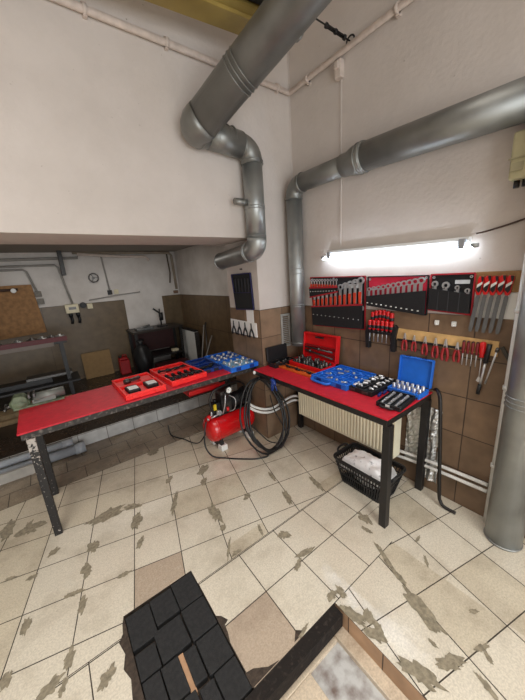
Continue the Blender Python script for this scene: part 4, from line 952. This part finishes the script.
# roll 3
y0, z0 = .966, 1.455
t = thing('tool_roll', 'black red-edged roll of locking pliers, right of the three hung on the wall', 'tool roll', (XR, y0, z0), RZ)
W = .265
mb = MB(); mb.prism([(0, .265), (W, .265), (W+.003, .0), (.0, .02)], (0, -.014, 0), (1,0,0), (0,0,1), (0, .012, 0)); mb.build('backing', BLACK_CL, t)
pocket('pocket', [(.008, .028), (W-.005, .01), (W-.005, .135), (.008, .175)], BLACK_CL, .038)
mb = MB()
for a, b in (((0, .265), (W, .265)), ((W, .265), (W+.003, 0)), ((W+.003, 0), (0, .02)), ((0, .02), (0, .265))): mb.bar((a[0], -.018, a[1]), (b[0], -.018, b[1]), .010, .010, up=(0, 1, 0))
mb.build('red_binding', RED_TRIM, t)
mb = MB(); mb.box((.155, -.022, .20), (.24, -.017, .225)); mb.build('printed_label', mat('label_grey', (196, 200, 204)), t)
for x in (.07, .135, .2):
    mb = MB(); mb.bar((x, -.053, .02), (x, -.053, .15), .003, .003); mb.build('pocket_seam', mat('seam_grey', (62, 62, 66), .8), t)
for x in (.02, .245):
    mb = MB(); mb.ring((x, -.022, .245), (1,0,0), (0,0,1), (0, .004, 0), .009, .004, 12); mb.build('eyelet', STEEL, t)
for i, (x, L, r) in enumerate(((.035, .13, .021), (.105, .12, .024), (.175, .105, .014), (.235, .085, .015))):
    tt = thing('locking_pliers', '%s locking pliers from the left in the red-edged roll' % ORD[i].capitalize(), 'locking pliers', (XR-.032, y0-x, z0+.06), RZ, 'locking pliers in the right roll')
    mb = MB(); mb.ring((0, -.006, L+.012), (1,0,0), (0,0,1), (0, .012, 0), r, r*.5, 14, 0, -.9, 4.2); mb.build('jaw', STEEL, tt)
    mb = MB(); mb.bar((.004, 0, .0), (.004, 0, L), .014, .012, up=(0, 1, 0)); mb.build('handle', STEEL, tt)
    mb = MB(); mb.bar((-.014, 0, .0), (-.010, 0, L*.9), .009, .010, up=(0, 1, 0)); mb.build('lever', STEEL, tt)

# board behind the files
mb = MB(); mb.box((-.12, -.016, -.065), (.16, 0, .058)); o = mb.build('backing_board', WOOD_B, None, .003); o.location = (XR, .58, 1.668); o.rotation_euler = (0, 0, RZ); tag(o, 'brown wooden board on the wall behind the hanging files', 'board')
mb = MB(); mb.box((-.12, -.012, -.08), (.11, 0, .08)); o = mb.build('white_wall_plate', WHITE_PL, None, .003); o.location = (XR, .58, 1.52); o.rotation_euler = (0, 0, RZ); tag(o, 'white panel on the wall behind the file blades', 'panel')
# files
def file_thing(y, label):
    t = thing('hand_file', label, 'file', (XR-.034, y, 1.70), RZ, 'row of red and black handled files', ry=.085)
    mb = MB(); mb.prism([(-.012, 0), (.014, 0), (.018, -.02), (.014, -.06), (.016, -.095), (.010, -.115), (-.008, -.115), (-.016, -.09), (-.013, -.05), (-.017, -.02)], (0, -.012, 0), (1,0,0), (0,0,1), (0, .024, 0)); h = mb.build('handle', RED_P, t, .005)
    mb = MB(); mb.prism([(-.013, -.052), (.012, -.03), (.014, -.045), (-.012, -.072)], (0, -.0135, 0), (1,0,0), (0,0,1), (0, .003, 0)); mb.build('white_stripe', WHITE_PL, h)
    mb = MB(); mb.prism([(-.012, -.066), (.013, -.048), (.012, -.085), (.004, -.10), (-.012, -.085)], (0, -.0132, 0), (1,0,0), (0,0,1), (0, .002, 0)); mb.build('black_grip', BLACK_PL, h)
    mb = MB(); mb.prism([(-.002, 0), (.0145, 0), (.0165, -.02), (.0135, -.040), (.004, -.02)], (0, -.0134, 0), (1,0,0), (0,0,1), (0, .002, 0)); mb.build('black_cap', BLACK_PL, h)
    mb = MB(); mb.prism([(-.006, -.113), (.006, -.113), (.0105, -.13), (.011, -.33), (.007, -.352), (-.007, -.352), (-.011, -.33), (-.0105, -.13)], (0, -.003, 0), (1,0,0), (0,0,1), (0, .006, 0)); mb.build('blade', mat('file_steel', (112, 114, 116), .5, .5), t)
    return t
fw = ['leftmost hand file with red and black handle, beside the red-edged roll', 'second hand file from the left, red and black handle', 'middle one of five hand files with red and black handles', 'fourth hand file from the left, red and black handle', 'rightmost hand file with red and black handle, over the wooden board']
f0 = file_thing(.660, fw[0])
for k in range(1, 5): dup(f0, (XR-.034, .660-.036*k, 1.70+.003*(k % 2)), fw[k])

# screwdriver rack
t = thing('screwdriver_rack', 'black two-tier screwdriver stand full of red drivers on the brown tiles', 'tool rack', (XR, 1.325, 1.12), RZ)
for s in (-1, 1):
    mb = MB(); mb.prism([(0, 0), (.032, 0), (.028, .11), (.045, .19), (.02, .22), (-.008, .14)], (s*.118-(.016 if s > 0 else .012), -.05, 0), (1,0,0), (0,0,1), (0, .045, 0)); mb.build('side_leg', BLACK_PL, t, .003)
mb = MB(); mb.box((-.11, -.05, .135), (.11, -.01, .155)); mb.build('lower_tier', BLACK_PL, t, .003)
mb = MB(); mb.box((-.095, -.035, .205), (.095, -.002, .22)); mb.build('upper_tier', BLACK_PL, t, .003)
mb = MB(); mb.box((-.10, -.008, .10), (.10, -.001, .215)); mb.build('back_plate', BLACK_PL, t)
def driver_proto(label):
    t = thing('screwdriver', label, 'screwdriver', (0, 0, 0), RZ, 'red screwdrivers in the black stand')
    mb = MB(); mb.lathe([(.007, 0), (.012, .004), (.017, .02), (.0175, .05), (.013, .062), (.0175, .072), (.014, .082), (.004, .085)], n=14); mb.build('handle', RED_P, t)
    mb = MB(); mb.lathe([(.0174, .018), (.0184, .022), (.0184, .040), (.0174, .044)], n=14); mb.build('grip_band', BLACK_PL, t)
    mb = MB(); mb.tube([(0, 0, .002), (0, 0, -.10)], .0034, 8); mb.build('shaft', STEEL, t); return t
d0 = driver_proto('leftmost red screwdriver in the upper tier of the black stand')
for k in range(6):
    x = -.085+k*.034; arch = .028*math.cos((k-2.5)/2.5*1.3)
    L = ['leftmost', 'second from left', 'third from left', 'third from right', 'second from right', 'rightmost'][k]
    l_ = (XR-.020, 1.325-x, 1.12+.222+arch)
    if k == 0: d0.location = l_
    else: dup(d0, l_, 'red screwdriver in the upper tier of the black stand, '+L)
    x = -.098+k*.0385
    dup(d0, (XR-.038, 1.325-x, 1.12+.157+.006*math.cos((k-2.5)/2.5)), 'red screwdriver in the lower tier of the black stand, '+L)

# wooden strip with pliers
o = MB(); o.prism([(-.33, -.045), (.33, -.068), (.33, .030), (-.33, .046)], (0, -.022, 0), (1,0,0), (0,0,1), (0, .022, 0)); o = o.build('tool_strip', WOOD, None, .002); o.location = (XR, .862, 1.268); o.rotation_euler = (0, .018, RZ); tag(o, 'pale wooden strip screwed to the tiles carrying pliers and drivers', 'tool strip')
o.rotation_euler = (0, 0, RZ)
o = MB(); o.box((-.32, -.002, -.006), (.15, .002, .012)); o = o.build('magnet_rail', BLACK_PL); o.location = (XR-.026, .862, 1.222); o.rotation_euler = (0, 0, RZ); tag(o, 'thin dark rail along the lower edge of the wooden strip', 'rail')
def pliers_proto(label):
    t = thing('pliers', label, 'pliers', (0, 0, 0), RZ, 'red-handled pliers on the wooden strip')
    mb = MB(); mb.prism([(-.012, 0), (.012, 0), (.010, .02), (.004, .055), (-.004, .055), (-.010, .02)], (0, -.006, 0), (1,0,0), (0,0,1), (0, .012, 0)); mb.build('jaws', STEEL, t, .002)
    mb = MB(); mb.tube([(0, -.008, .006), (0, .008, .006)], .008, 10); mb.build('pivot', DSTEEL, t)
    for s in (-1, 1):
        mb = MB(); mb.tube(smooth_path([(s*.004, 0, .002), (s*.013, 0, -.022), (s*.017, 0, -.055), (s*.012, 0, -.085)], 5), [.0085]*16, 8); mb.build('handle', mat('pliers_red', (150, 26, 30), .4), t)
    return t
py = [1.118, 1.045, .965, .892, .826, .752]
pn = ['red-handled pliers at the left end of the wooden strip', 'second red-handled pliers from the left on the wooden strip', 'third red-handled pliers from the left on the wooden strip', 'fourth red-handled pliers from the left on the wooden strip', 'fifth red-handled pliers from the left on the wooden strip', 'bright-red-handled pliers nearest the screwdrivers on the wooden strip']
p0 = pliers_proto(pn[0])
for k, y in enumerate(py):
    sc = (.9, .9, 1.0, 1.05, 1.12, 1.0)[k]; l_ = (XR-.034, y, 1.232-.004*k)
    if k == 0: p0.location = l_
    else: dup(p0, l_, pn[k], scale=sc)
sn = ['first', 'second', 'third', 'fourth']
def strip_driver(label, L, r, m, sh):
    t = thing('screwdriver', label, 'screwdriver', (0, 0, 0), RZ, 'screwdrivers on the wooden strip')
    mb = MB(); mb.lathe([(r*.5, 0), (r, -.006), (r, -L*.7), (r*.7, -L*.85), (r*.9, -L), (r*.3, -L-.004)], n=12); mb.build('handle', m, t)
    mb = MB(); mb.tube([(0, 0, -L), (0, 0, -L-sh)], .003, 8); mb.build('shaft', STEEL, t); return t
DKRED = mat('dark_red_handle', (120, 22, 26), .4, rgb2=(30, 20, 22), cut=(.5, .6), vscale=40)
s0 = strip_driver('first dark-handled screwdriver right of the pliers on the wooden strip', .085, .010, DKRED, .085)
for k in range(4):
    l_ = (XR-.036, .715-.026*k, 1.285)
    if k == 0: s0.location = l_
    else: dup(s0, l_, '%s dark-handled screwdriver right of the pliers on the wooden strip' % sn[k])
t = strip_driver('larger bright red screwdriver with flared tip on the wooden strip', .10, .017, RED_P, .14); t.location = (XR-.038, .608, 1.29)
mb = MB(); mb.prism([(-.004, 0), (.004, 0), (.016, -.03), (.0, -.04), (-.014, -.03)], (0, -.002, -.235), (1,0,0), (0,0,1), (0, .004, 0)); mb.build('tip', STEEL, t)
t = thing('torque_bar', 'long black-handled bar hanging with black tip from the wooden strip', 'bar', (XR-.04, .572, 1.28), RZ)
a, b = V((0, 0, 0)), V((-.03, 0, -.345))
mb = MB(); mb.tube([a, a.lerp(b, .36)], .0135, 12); mb.build('handle', BLACK_PL, t)
mb = MB(); mb.tube([a.lerp(b, .35), a.lerp(b, .82)], .007, 10); mb.build('shaft', STEEL, t)
mb = MB(); mb.tube([a.lerp(b, .80), b], .0115, 10); mb.build('black_tip', BLACK_PL, t)
t = thing('slide_bar', 'thin steel rod leaning across the black-handled bar under the strip', 'rod', (XR-.055, .527, 1.255), RZ)
mb = MB(); mb.tube([(0, 0, 0), (-.04, 0, -.235)], .005, 8); mb.build('rod', STEEL, t)
mb = MB(); mb.tube([(.004, 0, .012), (-.004, 0, -.014)], .010, 10); mb.build('knob', DSTEEL, t)
mb = MB(); mb.bar((0, 0, 0), (.052, 0, -.088), .020, .014, up=(0, 1, 0)); o = mb.build('flat_chisel', mat('chisel_dark', (62, 58, 54), .5, .3), None, .002); o.location = (XR-.035, .512, 1.272); o.rotation_euler = (0, 0, RZ); tag(o, 'short dark flat bar at the right end of the wooden strip', 'bar')

# ------------------------------------------------------------------ things on the jamb of the stub wall
t = thing('tool_roll', 'dark navy-edged tool pouch hanging on the white jamb', 'tool roll', (XJ, 2.64, 1.63), RZ)
mb = MB(); mb.prism([(-.19, .185), (.17, .19), (.19, -.175), (-.145, -.19)], (0, -.012, 0), (1,0,0), (0,0,1), (0, .010, 0)); mb.build('backing', BLACK_CL, t)
mb = MB(); mb.prism([(-.165, -.01), (.165, -.005), (.178, -.165), (-.135, -.18)], (0, -.022, 0), (1,0,0), (0,0,1), (0, .008, 0)); mb.build('lower_pocket', BLACK_CL, t)
mb = MB(); q = [(-.19, .185), (.17, .19), (.19, -.175), (-.145, -.19)]
for i in range(4): a, b = q[i], q[(i+1) % 4]; mb.bar((a[0], -.016, a[1]), (b[0], -.016, b[1]), .010, .010, up=(0, 1, 0))
mb.bar((-.165, -.024, -.008), (.165, -.024, -.003), .004, .010, up=(0, 1, 0)); mb.build('navy_binding', NAVY_CL, t)
for k in range(5):
    mb = MB(); mb.bar((-.11+k*.06, -.016, .0), (-.115+k*.06, -.016, .14), .014, .010, up=(0, 1, 0)); mb.build('tool_handle', mat('pouch_tool', (42, 43, 48), .5), t)
mb = MB(); mb.cbox((0, -.01, .235), (.02, .02, .014)); mb.build('hook', DSTEEL, t)
o = MB(); o.prism([(-.065, .07), (.065, .075), (.068, -.065), (-.062, -.07)], (0, -.004, 0), (1,0,0), (0,0,1), (0, .003, 0)); o = o.build('paper_note', PAPER); o.location = (XJ-.008, 2.535, 1.372); o.rotation_euler = (0, 0, RZ); tag(o, 'small white paper note under the dark pouch on the jamb', 'note')
o = MB(); o.prism([(-.265, .085), (.245, .075), (.25, -.075), (-.265, -.072)], (0, -.010, 0), (1,0,0), (0,0,1), (0, .009, 0)); o = o.build('pliers_board', PAPER, None, .002); o.location = (XJ-.008, 2.67, 1.238); o.rotation_euler = (0, 0, RZ); tag(o, 'white board holding four black pliers on the jamb', 'tool board')
def blackpliers(label):
    t = thing('circlip_pliers', label, 'pliers', (0, 0, 0), RZ, 'black pliers on the white board')
    mb = MB(); mb.prism([(-.008, 0), (.008, 0), (.003, .06), (-.003, .06)], (0, -.004, .0), (1,0,0), (0,0,1), (0, .008, 0)); mb.build('jaws', DSTEEL, t)
    for s in (-1, 1):
        mb = MB(); mb.tube([(s*.004, 0, .0), (s*.030, 0, -.045), (s*.042, 0, -.095)], .008, 8); mb.build('handle', BLACK_PL, t)
    return t
bn = ['leftmost black pliers on the white jamb board', 'second black pliers from the left on the white jamb board', 'third black pliers from the left on the white jamb board', 'rightmost black pliers on the white jamb board']
b0 = blackpliers(bn[0])
for k in range(4):
    l_ = (XJ-.030, 2.855-.118*k, 1.248)
    if k == 0: b0.location = l_
    else: dup(b0, l_, bn[k])

# ------------------------------------------------------------------ alcove
FZ = FA
t = thing('storage_rack', 'dark steel rack with a red-edged top shelf in the alcove', 'rack', (-.55, 5.25, FZ))
def al(x, y, z): return (x+.55, y-5.25, z-FZ)
mb = MB(); mb.box(al(-1.9, 5.05, 1.02), al(.16, 5.5, 1.06)); mb.build('top_shelf', BLACK_P, t, .003)
mb = MB(); mb.box(al(-1.9, 5.03, 1.055), al(.17, 5.05, 1.12)); mb.build('red_edge', mat('dark_red_paint', (88, 12, 20), .5), t, .002)
mb = MB(); mb.box(al(-1.9, 5.028, 1.0), al(.0, 5.048, 1.055)); mb.build('pale_rail', mat('pale_rail', (120, 108, 100), .5), t, .002)
for x in (-1.5, .06):
    for y in (5.08, 5.45):
        mb = MB(); mb.box(al(x, y, FZ), al(x+.05, y+.04, 1.02)); mb.build('post', BLACK_P, t)
mb = MB(); mb.box(al(-1.9, 5.0, .43), al(.22, 5.5, .46)); mb.build('lower_shelf', BLACK_P, t, .003)
for k, x in enumerate((-.62, -.40, -.24, -.12, -.01, .09)):
    w = ['leftmost', 'second', 'third', 'fourth', 'fifth', 'rightmost'][k]
    o = MB(); o.lathe([(.045, 0), (.06, .01), (.06, .06), (.05, .065), (.05, .03), (.02, .05), (.02, .085)], n=14); o = o.build('metal_part', mat('dim_steel', (150, 150, 148), .35, .6) if k % 2 else DSTEEL); o.location = (x, 5.16, 1.06)
    tag(o, 'round metal part on the red-edged rack shelf, %s of six' % w, 'metal part', 'metal parts on the rack shelf')
for k, (x0, x1, z, h) in enumerate(((-1.0, -.12, .46, .07), (-.42, .14, .531, .04))):
    o = MB(); o.box((x0, 5.13, z), (x1, 5.34, z+h)); o = o.build('steel_profile', BLACK_P if k == 0 else DSTEEL, None, .004); tag(o, ['black flat box section on the lower rack shelf', 'grey steel profile on the lower rack shelf'][k], 'steel profile')
for k, (x0, x1, y, z) in enumerate(((-1.6, .02, 4.72, 0), (-1.6, .05, 4.86, 0), (-1.5, .0, 4.78, .06), (-1.55, .06, 4.9, .06))):
    o = MB(); o.box((x0, y-.055, 0), (x1, y+.055, .055)); o = o.build('timber_plank', PLANK, None, .004); o.location = (0, 0, FZ+z); tag(o, 'old timber plank on the alcove floor, ' + ['lower front', 'lower rear', 'upper front', 'upper rear'][k] + ' of the stack', 'plank', 'stacked old planks')
for k, (y, z, r, xe) in enumerate(((3.58, .055, .05, .05), (3.60, .15, .032, -.05))):
    o = MB(); o.tube([(-2.0, y, z), (xe, y, z)], r, 16); o.tube([(xe-.10, y, z), (xe, y, z)], r*1.16, 16); o = o.build('plastic_pipe', PVC); tag(o, ['thick grey plastic pipe on the floor before the white step', 'thinner grey plastic pipe resting on the thicker one'][k], 'pipe')
o = MB(); o.box((-2.0, 3.475, 0), (-.28, 3.505, .1)); o = o.build('edge_board', mat('pale_edge_board', (170, 166, 158), .6), None, .003); tag(o, 'pale narrow board lying before the grey pipes', 'board')
o = MB(); o.prism([(-1.2, -.18), (-.07, -.13), (-.12, .66), (-1.2, .66)], (0, 0, 0), (1,0,0), (0,0,1), (0, .02, 0)); o = o.build('plywood_sheet', PLY, None, .003); o.location = (.02, YB-.04, 1.22); tag(o, 'brown plywood sheet fixed on the back alcove wall above the rack', 'plywood sheet')
o = MB(); o.tube([(-1.2, 6.03, 1.80), (-.28, 6.03, 1.815)], .02, 10); o = o.build('unlit_tube', mat('dark_tube', (70, 52, 44), .4)); tag(o, 'dark batten across the top of the plywood sheet', 'batten')
o = MB(); o.tube([(-.335, 6.0, 1.80), (-.335, 6.06, 1.80)], .035, 18); o = o.build('wall_dial', WHITE_PL, None, .004); tag(o, 'small round white dial at the end of the dark batten', 'dial')
t = thing('power_box', 'cream electrical socket box on the back alcove wall', 'socket box', (.375, YB-.01, 1.43))
mb = MB(); mb.box((-.10, -.09, -.07), (.10, 0, .08)); mb.build('housing', CREAM_PL, t, .008)
mb = MB(); mb.box((-.05, -.094, -.01), (.06, -.089, .035)); mb.build('breaker_window', DSTEEL, t)
for x in (-.04, .07):
    mb = MB(); mb.tube([(x, -.05, -.07), (x, -.06, -.13)], .03, 12); mb.tube([(x, -.06, -.13), (x+.01, -.07, -.20), (x-.005, -.06, -.25)], .022, 10); mb.build('plug', BLACK_PL, t)
o = MB(); o.tube([(0, -.06, 0), (0, 0, 0)], .05, 18); o.tube([(0, -.07, 0), (0, -.055, 0)], .035, 18); o = o.build('round_socket', BLACK_PL, None, .004); o.location = (.55, YB-.01, 1.475); tag(o, 'round black socket between the cream box and the switch', 'socket')
o = MB(); o.cbox((0, -.012, 0), (.085, .03, .09)); o.cbox((0, -.03, 0), (.03, .01, .04)); o = o.build('light_switch', CREAM_PL, None, .005); o.location = (.655, YB-.01, 1.445); tag(o, 'square cream light switch on the back alcove wall', 'switch')
for k, (x, z) in enumerate(((-.04, 1.72), (-.03, 1.60))):
    o = MB(); o.cbox((0, -.025, 0), (.09, .05, .09)); o.tube([(0, -.06, 0), (0, -.045, 0)], .03, 14); o = o.build('wall_socket', mat('old_socket_grey', (112, 106, 96), .5), None, .006); o.location = (x, YB, z); tag(o, ['upper grey wall socket beside the plywood sheet', 'lower grey wall socket beside the plywood sheet'][k], 'socket')
for k, (x, z, m) in enumerate(((1.02, 1.655, BLACK_PL), (1.13, 1.66, CREAM_PL))):
    o = MB(); o.cbox((0, -.02, 0), (.075, .04, .08)); o.cbox((0, -.045, 0), (.03, .01, .03)); o = o.build('wall_socket', m, None, .006); o.location = (x, YB, z); tag(o, ['black switch box below the thin conduit on the white bricks', 'pale switch box beside the black one on the white bricks'][k], 'socket')
t = thing('valve_wheel', 'grey round valve wheel on the white back wall', 'valve', (.80, YB, 1.93))
mb = MB(); mb.tube([(.075*math.cos(a), -.06, .075*math.sin(a)) for a in [2*PI*i/20 for i in range(20)]], .010, 8, closed=True)
for i in range(3): mb.bar((0, -.06, 0), (.07*math.cos(i*2.09), -.06, .07*math.sin(i*2.09)), .012, .01, up=(0, 1, 0))
mb.build('wheel', DSTEEL, t); mb = MB(); mb.tube([(0, 0, 0), (0, -.07, 0)], .02, 12); mb.build('stem', DSTEEL, t)
def wallpipe(label, pts, r, m, sm=False):
    o = MB(); o.tube(pts, r, 10); o = o.build('wall_pipe', m); tag(o, label, 'pipe'); return o
wallpipe('grey conduit running along the top of the back wall then down', [(-2.2, 6.06, 2.235), (.62, 6.06, 2.275), (.63, 6.06, 2.33), (1.0, 6.06, 2.34)], .022, GREYPIPE)
wallpipe('grey conduit bending down to the grey wall sockets', [(-2.2, 6.06, 2.10), (-.16, 6.06, 2.11), (-.12, 6.06, 2.08), (-.05, 6.06, 1.77)], .016, GREYPIPE)
wallpipe('grey conduit bending down to the cream socket box', [(-2.2, 6.03, 2.15), (.27, 6.03, 2.165), (.31, 6.03, 2.12), (.40, 6.05, 1.5)], .016, GREYPIPE)
wallpipe('thin grey conduit dropping to the black switch box', [(.98, 6.06, 2.33), (.99, 6.07, 2.25), (1.02, 6.07, 1.70)], .014, GREYPIPE)
wallpipe('pale heating pipe with branch under the alcove ceiling', [(.62, 6.0, 2.33), (1.30, 6.0, 2.28), (1.74, 6.0, 2.27), (1.80, 6.0, 2.20)], .024, PINKPIPE)
wallpipe('pale ceiling pipe running into the alcove corner', [(.55, 6.02, 2.355), (2.2, 5.98, 2.335), (2.24, 5.98, 2.28), (2.26, 5.98, 1.62)], .026, mat('dirty_pipe', (140, 128, 112), .5))
wallpipe('thin brown pipe beside the corner of the alcove', [(2.17, 6.04, 2.32), (2.19, 6.04, 1.95), (2.16, 6.04, 1.75)], .015, mat('brown_pipe', (92, 80, 66), .6))
wallpipe('thin cable along the top of the brown panels', [(.66, 6.07, 1.55), (1.2, 6.07, 1.60), (1.55, 6.07, 1.62)], .008, GREYPIPE)
o = MB(); o.cbox((0, -.02, 0), (.09, .04, .06)); o = o.build('junction_box', mat('rust_box', (120, 92, 74), .6), None, .006); o.location = (2.27, YB, 1.56); tag(o, 'small brownish junction box in the alcove corner above the tiles', 'junction box')
o = MB(); o.box((-.03, -.10, -.16), (.03, .0, .22)); o = o.build('ceiling_bracket', BLACK_P, None, .004); o.location = (.36, YB-.0, 2.14); o.location = (.36, 5.9, 2.15); tag(o, 'dark steel bracket hanging below the alcove ceiling', 'bracket')
# cardboard, canister, bag
o = MB(); o.box((-.235, -.012, 0), (.235, .012, .47)); o = o.build('cardboard_sheet', CARD, None, .002); o.location = (.58, 5.98, FZ); o.rotation_euler = (-.14, 0, 0); tag(o, 'brown cardboard sheet leaning on the back alcove wall', 'cardboard')
t = thing('red_canister', 'red plastic canister on the alcove floor beside the cardboard', 'canister', (.98, 5.78, FZ))
mb = MB(); mb.box((-.09, -.08, 0), (.09, .08, .27)); mb.prism([(-.09, .27), (.09, .27), (.05, .32), (-.07, .32)], (0, -.08, 0), (1,0,0), (0,0,1), (0, .16, 0)); mb.build('body', mat('canister_red', (150, 14, 20), .45), t, .02)
mb = MB(); mb.tube([(-.05, 0, .31), (-.05, 0, .35)], .025, 12); mb.build('cap', BLACK_PL, t)
mb = MB(); mb.tube([(-.01, 0, .31), (.0, 0, .36), (.05, 0, .36), (.06, 0, .30)], .012, 8); mb.build('handle', mat('canister_red', (150, 14, 20)), t)
t = thing('black_sack', 'black bulging sack beside the dark table in the alcove', 'sack', (1.25, 5.45, FZ))
mb = MB(); vs = []; n, m_ = 22, 14
mb.sphere((0, 0, .28), (.17, .19, .285), 22, 14)
for i, p in enumerate(mb.v):
    u = math.atan2(p[1], p[0]); k_ = 1+.06*math.sin(u*5+p[2]*9)+.03*math.sin(u*11); mb.v[i] = (p[0]*k_, p[1]*k_, max(0, p[2]))
mb.build('body', mat('sack_black', (16, 16, 18), .5, bump=.2), t); mb = MB(); mb.lathe([(.05, .52), (.035, .57), (.07, .64), (.03, .645)], n=14); mb.build('tied_neck', mat('sack_black', (16, 16, 18)), t)
# dark table
t = thing('side_table', 'dark steel table with lower shelf in the alcove corner', 'table', (1.62, 5.72, FZ))
def tb(x, y, z): return (x-1.62, y-5.72, z-FZ)
mb = MB(); mb.prism([(1.16, 5.45), (2.12, 5.55), (2.12, 6.02), (1.16, 6.02)], tb(0, 0, .90), (1,0,0), (0,1,0), (0, 0, .035)); mb.build('table_top', mat('dark_table_top', (48, 42, 38), .45), t, .003)
for x, y in ((1.18, 5.48), (2.05, 5.57), (1.18, 5.95), (2.05, 5.95)):
    mb = MB(); mb.box(tb(x, y, FZ), tb(x+.05, y+.05, .90)); mb.build('leg', BLACK_P, t)
mb = MB(); mb.box(tb(1.2, 5.5, .40), tb(2.07, 5.98, .43)); mb.build('lower_shelf', BLACK_P, t)
mb = MB(); mb.box(tb(1.2, 5.97, .45), tb(2.07, 5.99, .88)); mb.build('back_panel', mat('dark_red_panel', (60, 22, 20), .6), t)
o = MB(); o.box((-.15, -.12, 0), (.15, .12, .03)); o.tube([(-.05, 0, .03), (.12, .02, .06)], .02, 10); o = o.build('metal_tray', mat('dim_tray', (120, 122, 122), .35, .6), None, .004); o.location = (1.42, 5.72, .935); tag(o, 'grey metal tray lying on the dark alcove table', 'tray')
t = thing('drill_stand', 'small black drill stand on the dark alcove table', 'drill stand', (1.78, 5.75, .935))
mb = MB(); mb.box((-.08, -.08, 0), (.08, .08, .02)); mb.build('base', BLACK_PL, t); mb = MB(); mb.tube([(0, .04, .02), (0, .04, .34)], .014, 10); mb.build('column', DSTEEL, t)
mb = MB(); mb.tube([(0, -.01, .12), (0, -.01, .27)], .04, 14); mb.bar((0, -.01, .25), (-.13, -.01, .36), .03, .03); mb.build('drill_body', BLACK_PL, t)
o = MB(); o.box((-.06, -.05, 0), (.06, .05, .04)); o = o.build('small_box', CREAM_PL, None, .004); o.location = (1.92, 5.62, .43); tag(o, 'small pale box on the lower shelf of the dark alcove table', 'box')
o = MB(); o.box((-.3, -.2, 0), (.3, .2, .16)); o = o.build('dark_crate', mat('dark_red_crate', (58, 14, 16), .5), None, .01); o.location = (1.72, 5.2, FZ); tag(o, 'dark red crate on the alcove floor before the dark table', 'crate')
t = thing('enamel_appliance', 'white flat appliance panel leaning on the alcove side wall', 'panel', (2.24, 5.55, FZ))
mb = MB(); mb.box((-.05, -.38, .0), (.03, .38, .66)); mb.build('body', WHITE_PL, t, .01)
mb = MB(); mb.box((-.06, -.36, .66), (.035, .3, .69)); mb.build('black_cover', BLACK_PL, t, .01)
mb = MB(); mb.box((-.056, -.39, .0), (.03, -.375, .66)); mb.build('dark_edge', DSTEEL, t)
for k, (x0, y0, x1, y1, z1) in enumerate(((2.05, 4.75, 2.32, 5.0, .95), (2.12, 4.60, 2.33, 4.95, 1.0), (1.95, 4.55, 2.32, 4.72, .78))):
    o = MB(); o.tube([(x0, y0, FZ+.012), (x1, y1, z1)], .012, 10); o.tube([(x0, y0, FZ+.012), V((x0, y0, FZ+.012)).lerp(V((x1, y1, z1)), .08)], .015, 10); o = o.build('metal_rod', GREYPIPE if k != 1 else DSTEEL); tag(o, ['pale rod leaning by the white panel on the alcove side wall', 'dark rod leaning by the white panel on the alcove side wall', 'short pale rod leaning nearest the jamb'][k], 'rod')
# ------------------------------------------------------------------ light and camera
def area(name, loc_, size, power, col=(1, 1, 1), rot=(0, 0, 0), sy=None, spread=PI):
    l = bpy.data.lights.new(name, 'AREA'); l.energy = power; l.color = col; l.size = size
    l.spread = spread
    if sy: l.shape = 'RECTANGLE'; l.size_y = sy
    o = bpy.data.objects.new(name, l); COL.objects.link(o); o.location = loc_; o.rotation_euler = rot; return o
area('hall_lamp_strip', (-.9, .4, 4.3), .5, 47, (1, .96, .90), (0, 0, 0), 3.4, 1.9)
area('hall_lamp_strip', (.9, -1.6, 4.3), .5, 47, (1, .96, .90), (0, 0, 0), 3.0, 1.9)
area('gateway_daylight', (-.5, -4.1, 1.3), 4.0, 145, (.95, .98, 1), (-PI/2-.0, 0, PI), 2.4)
area('alcove_lamp', (.7, 4.6, 2.34), 1.2, 11, (1, .95, .88), (0, 0, 0), .2)
w = bpy.data.worlds.new('World'); SC.world = w; w.use_nodes = True
w.node_tree.nodes['Background'].inputs['Color'].default_value = (.86, .93, 1, 1)
w.node_tree.nodes['Background'].inputs['Strength'].default_value = .9
cam = bpy.data.cameras.new('camera'); co = bpy.data.objects.new('camera', cam); COL.objects.link(co); SC.camera = co
cam.sensor_fit = 'VERTICAL'; cam.sensor_height = 36; cam.lens = 289.6/700*36; cam.clip_start = .02
yaw, pitch, roll = [math.radians(a) for a in (36.062, 14.644, -3.817)]
fwd = V((math.sin(yaw)*math.cos(pitch), math.cos(yaw)*math.cos(pitch), -math.sin(pitch)))
rt = V((math.cos(yaw), -math.sin(yaw), 0)); up = rt.cross(fwd)
r_ = math.cos(roll)*rt+math.sin(roll)*up; u_ = -math.sin(roll)*rt+math.cos(roll)*up
co.matrix_world = Matrix(((r_.x, u_.x, -fwd.x, 0), (r_.y, u_.y, -fwd.y, 0), (r_.z, u_.z, -fwd.z, 1.8), (0, 0, 0, 1)))
SC.view_settings.view_transform = 'Standard'; SC.view_settings.look = 'None'; SC.view_settings.gamma = 1; SC.view_settings.use_curve_mapping = False
SC.view_settings.exposure = .11
SC.cycles.use_denoising = True
SC.cycles.max_bounces = 8; SC.cycles.diffuse_bounces = 5
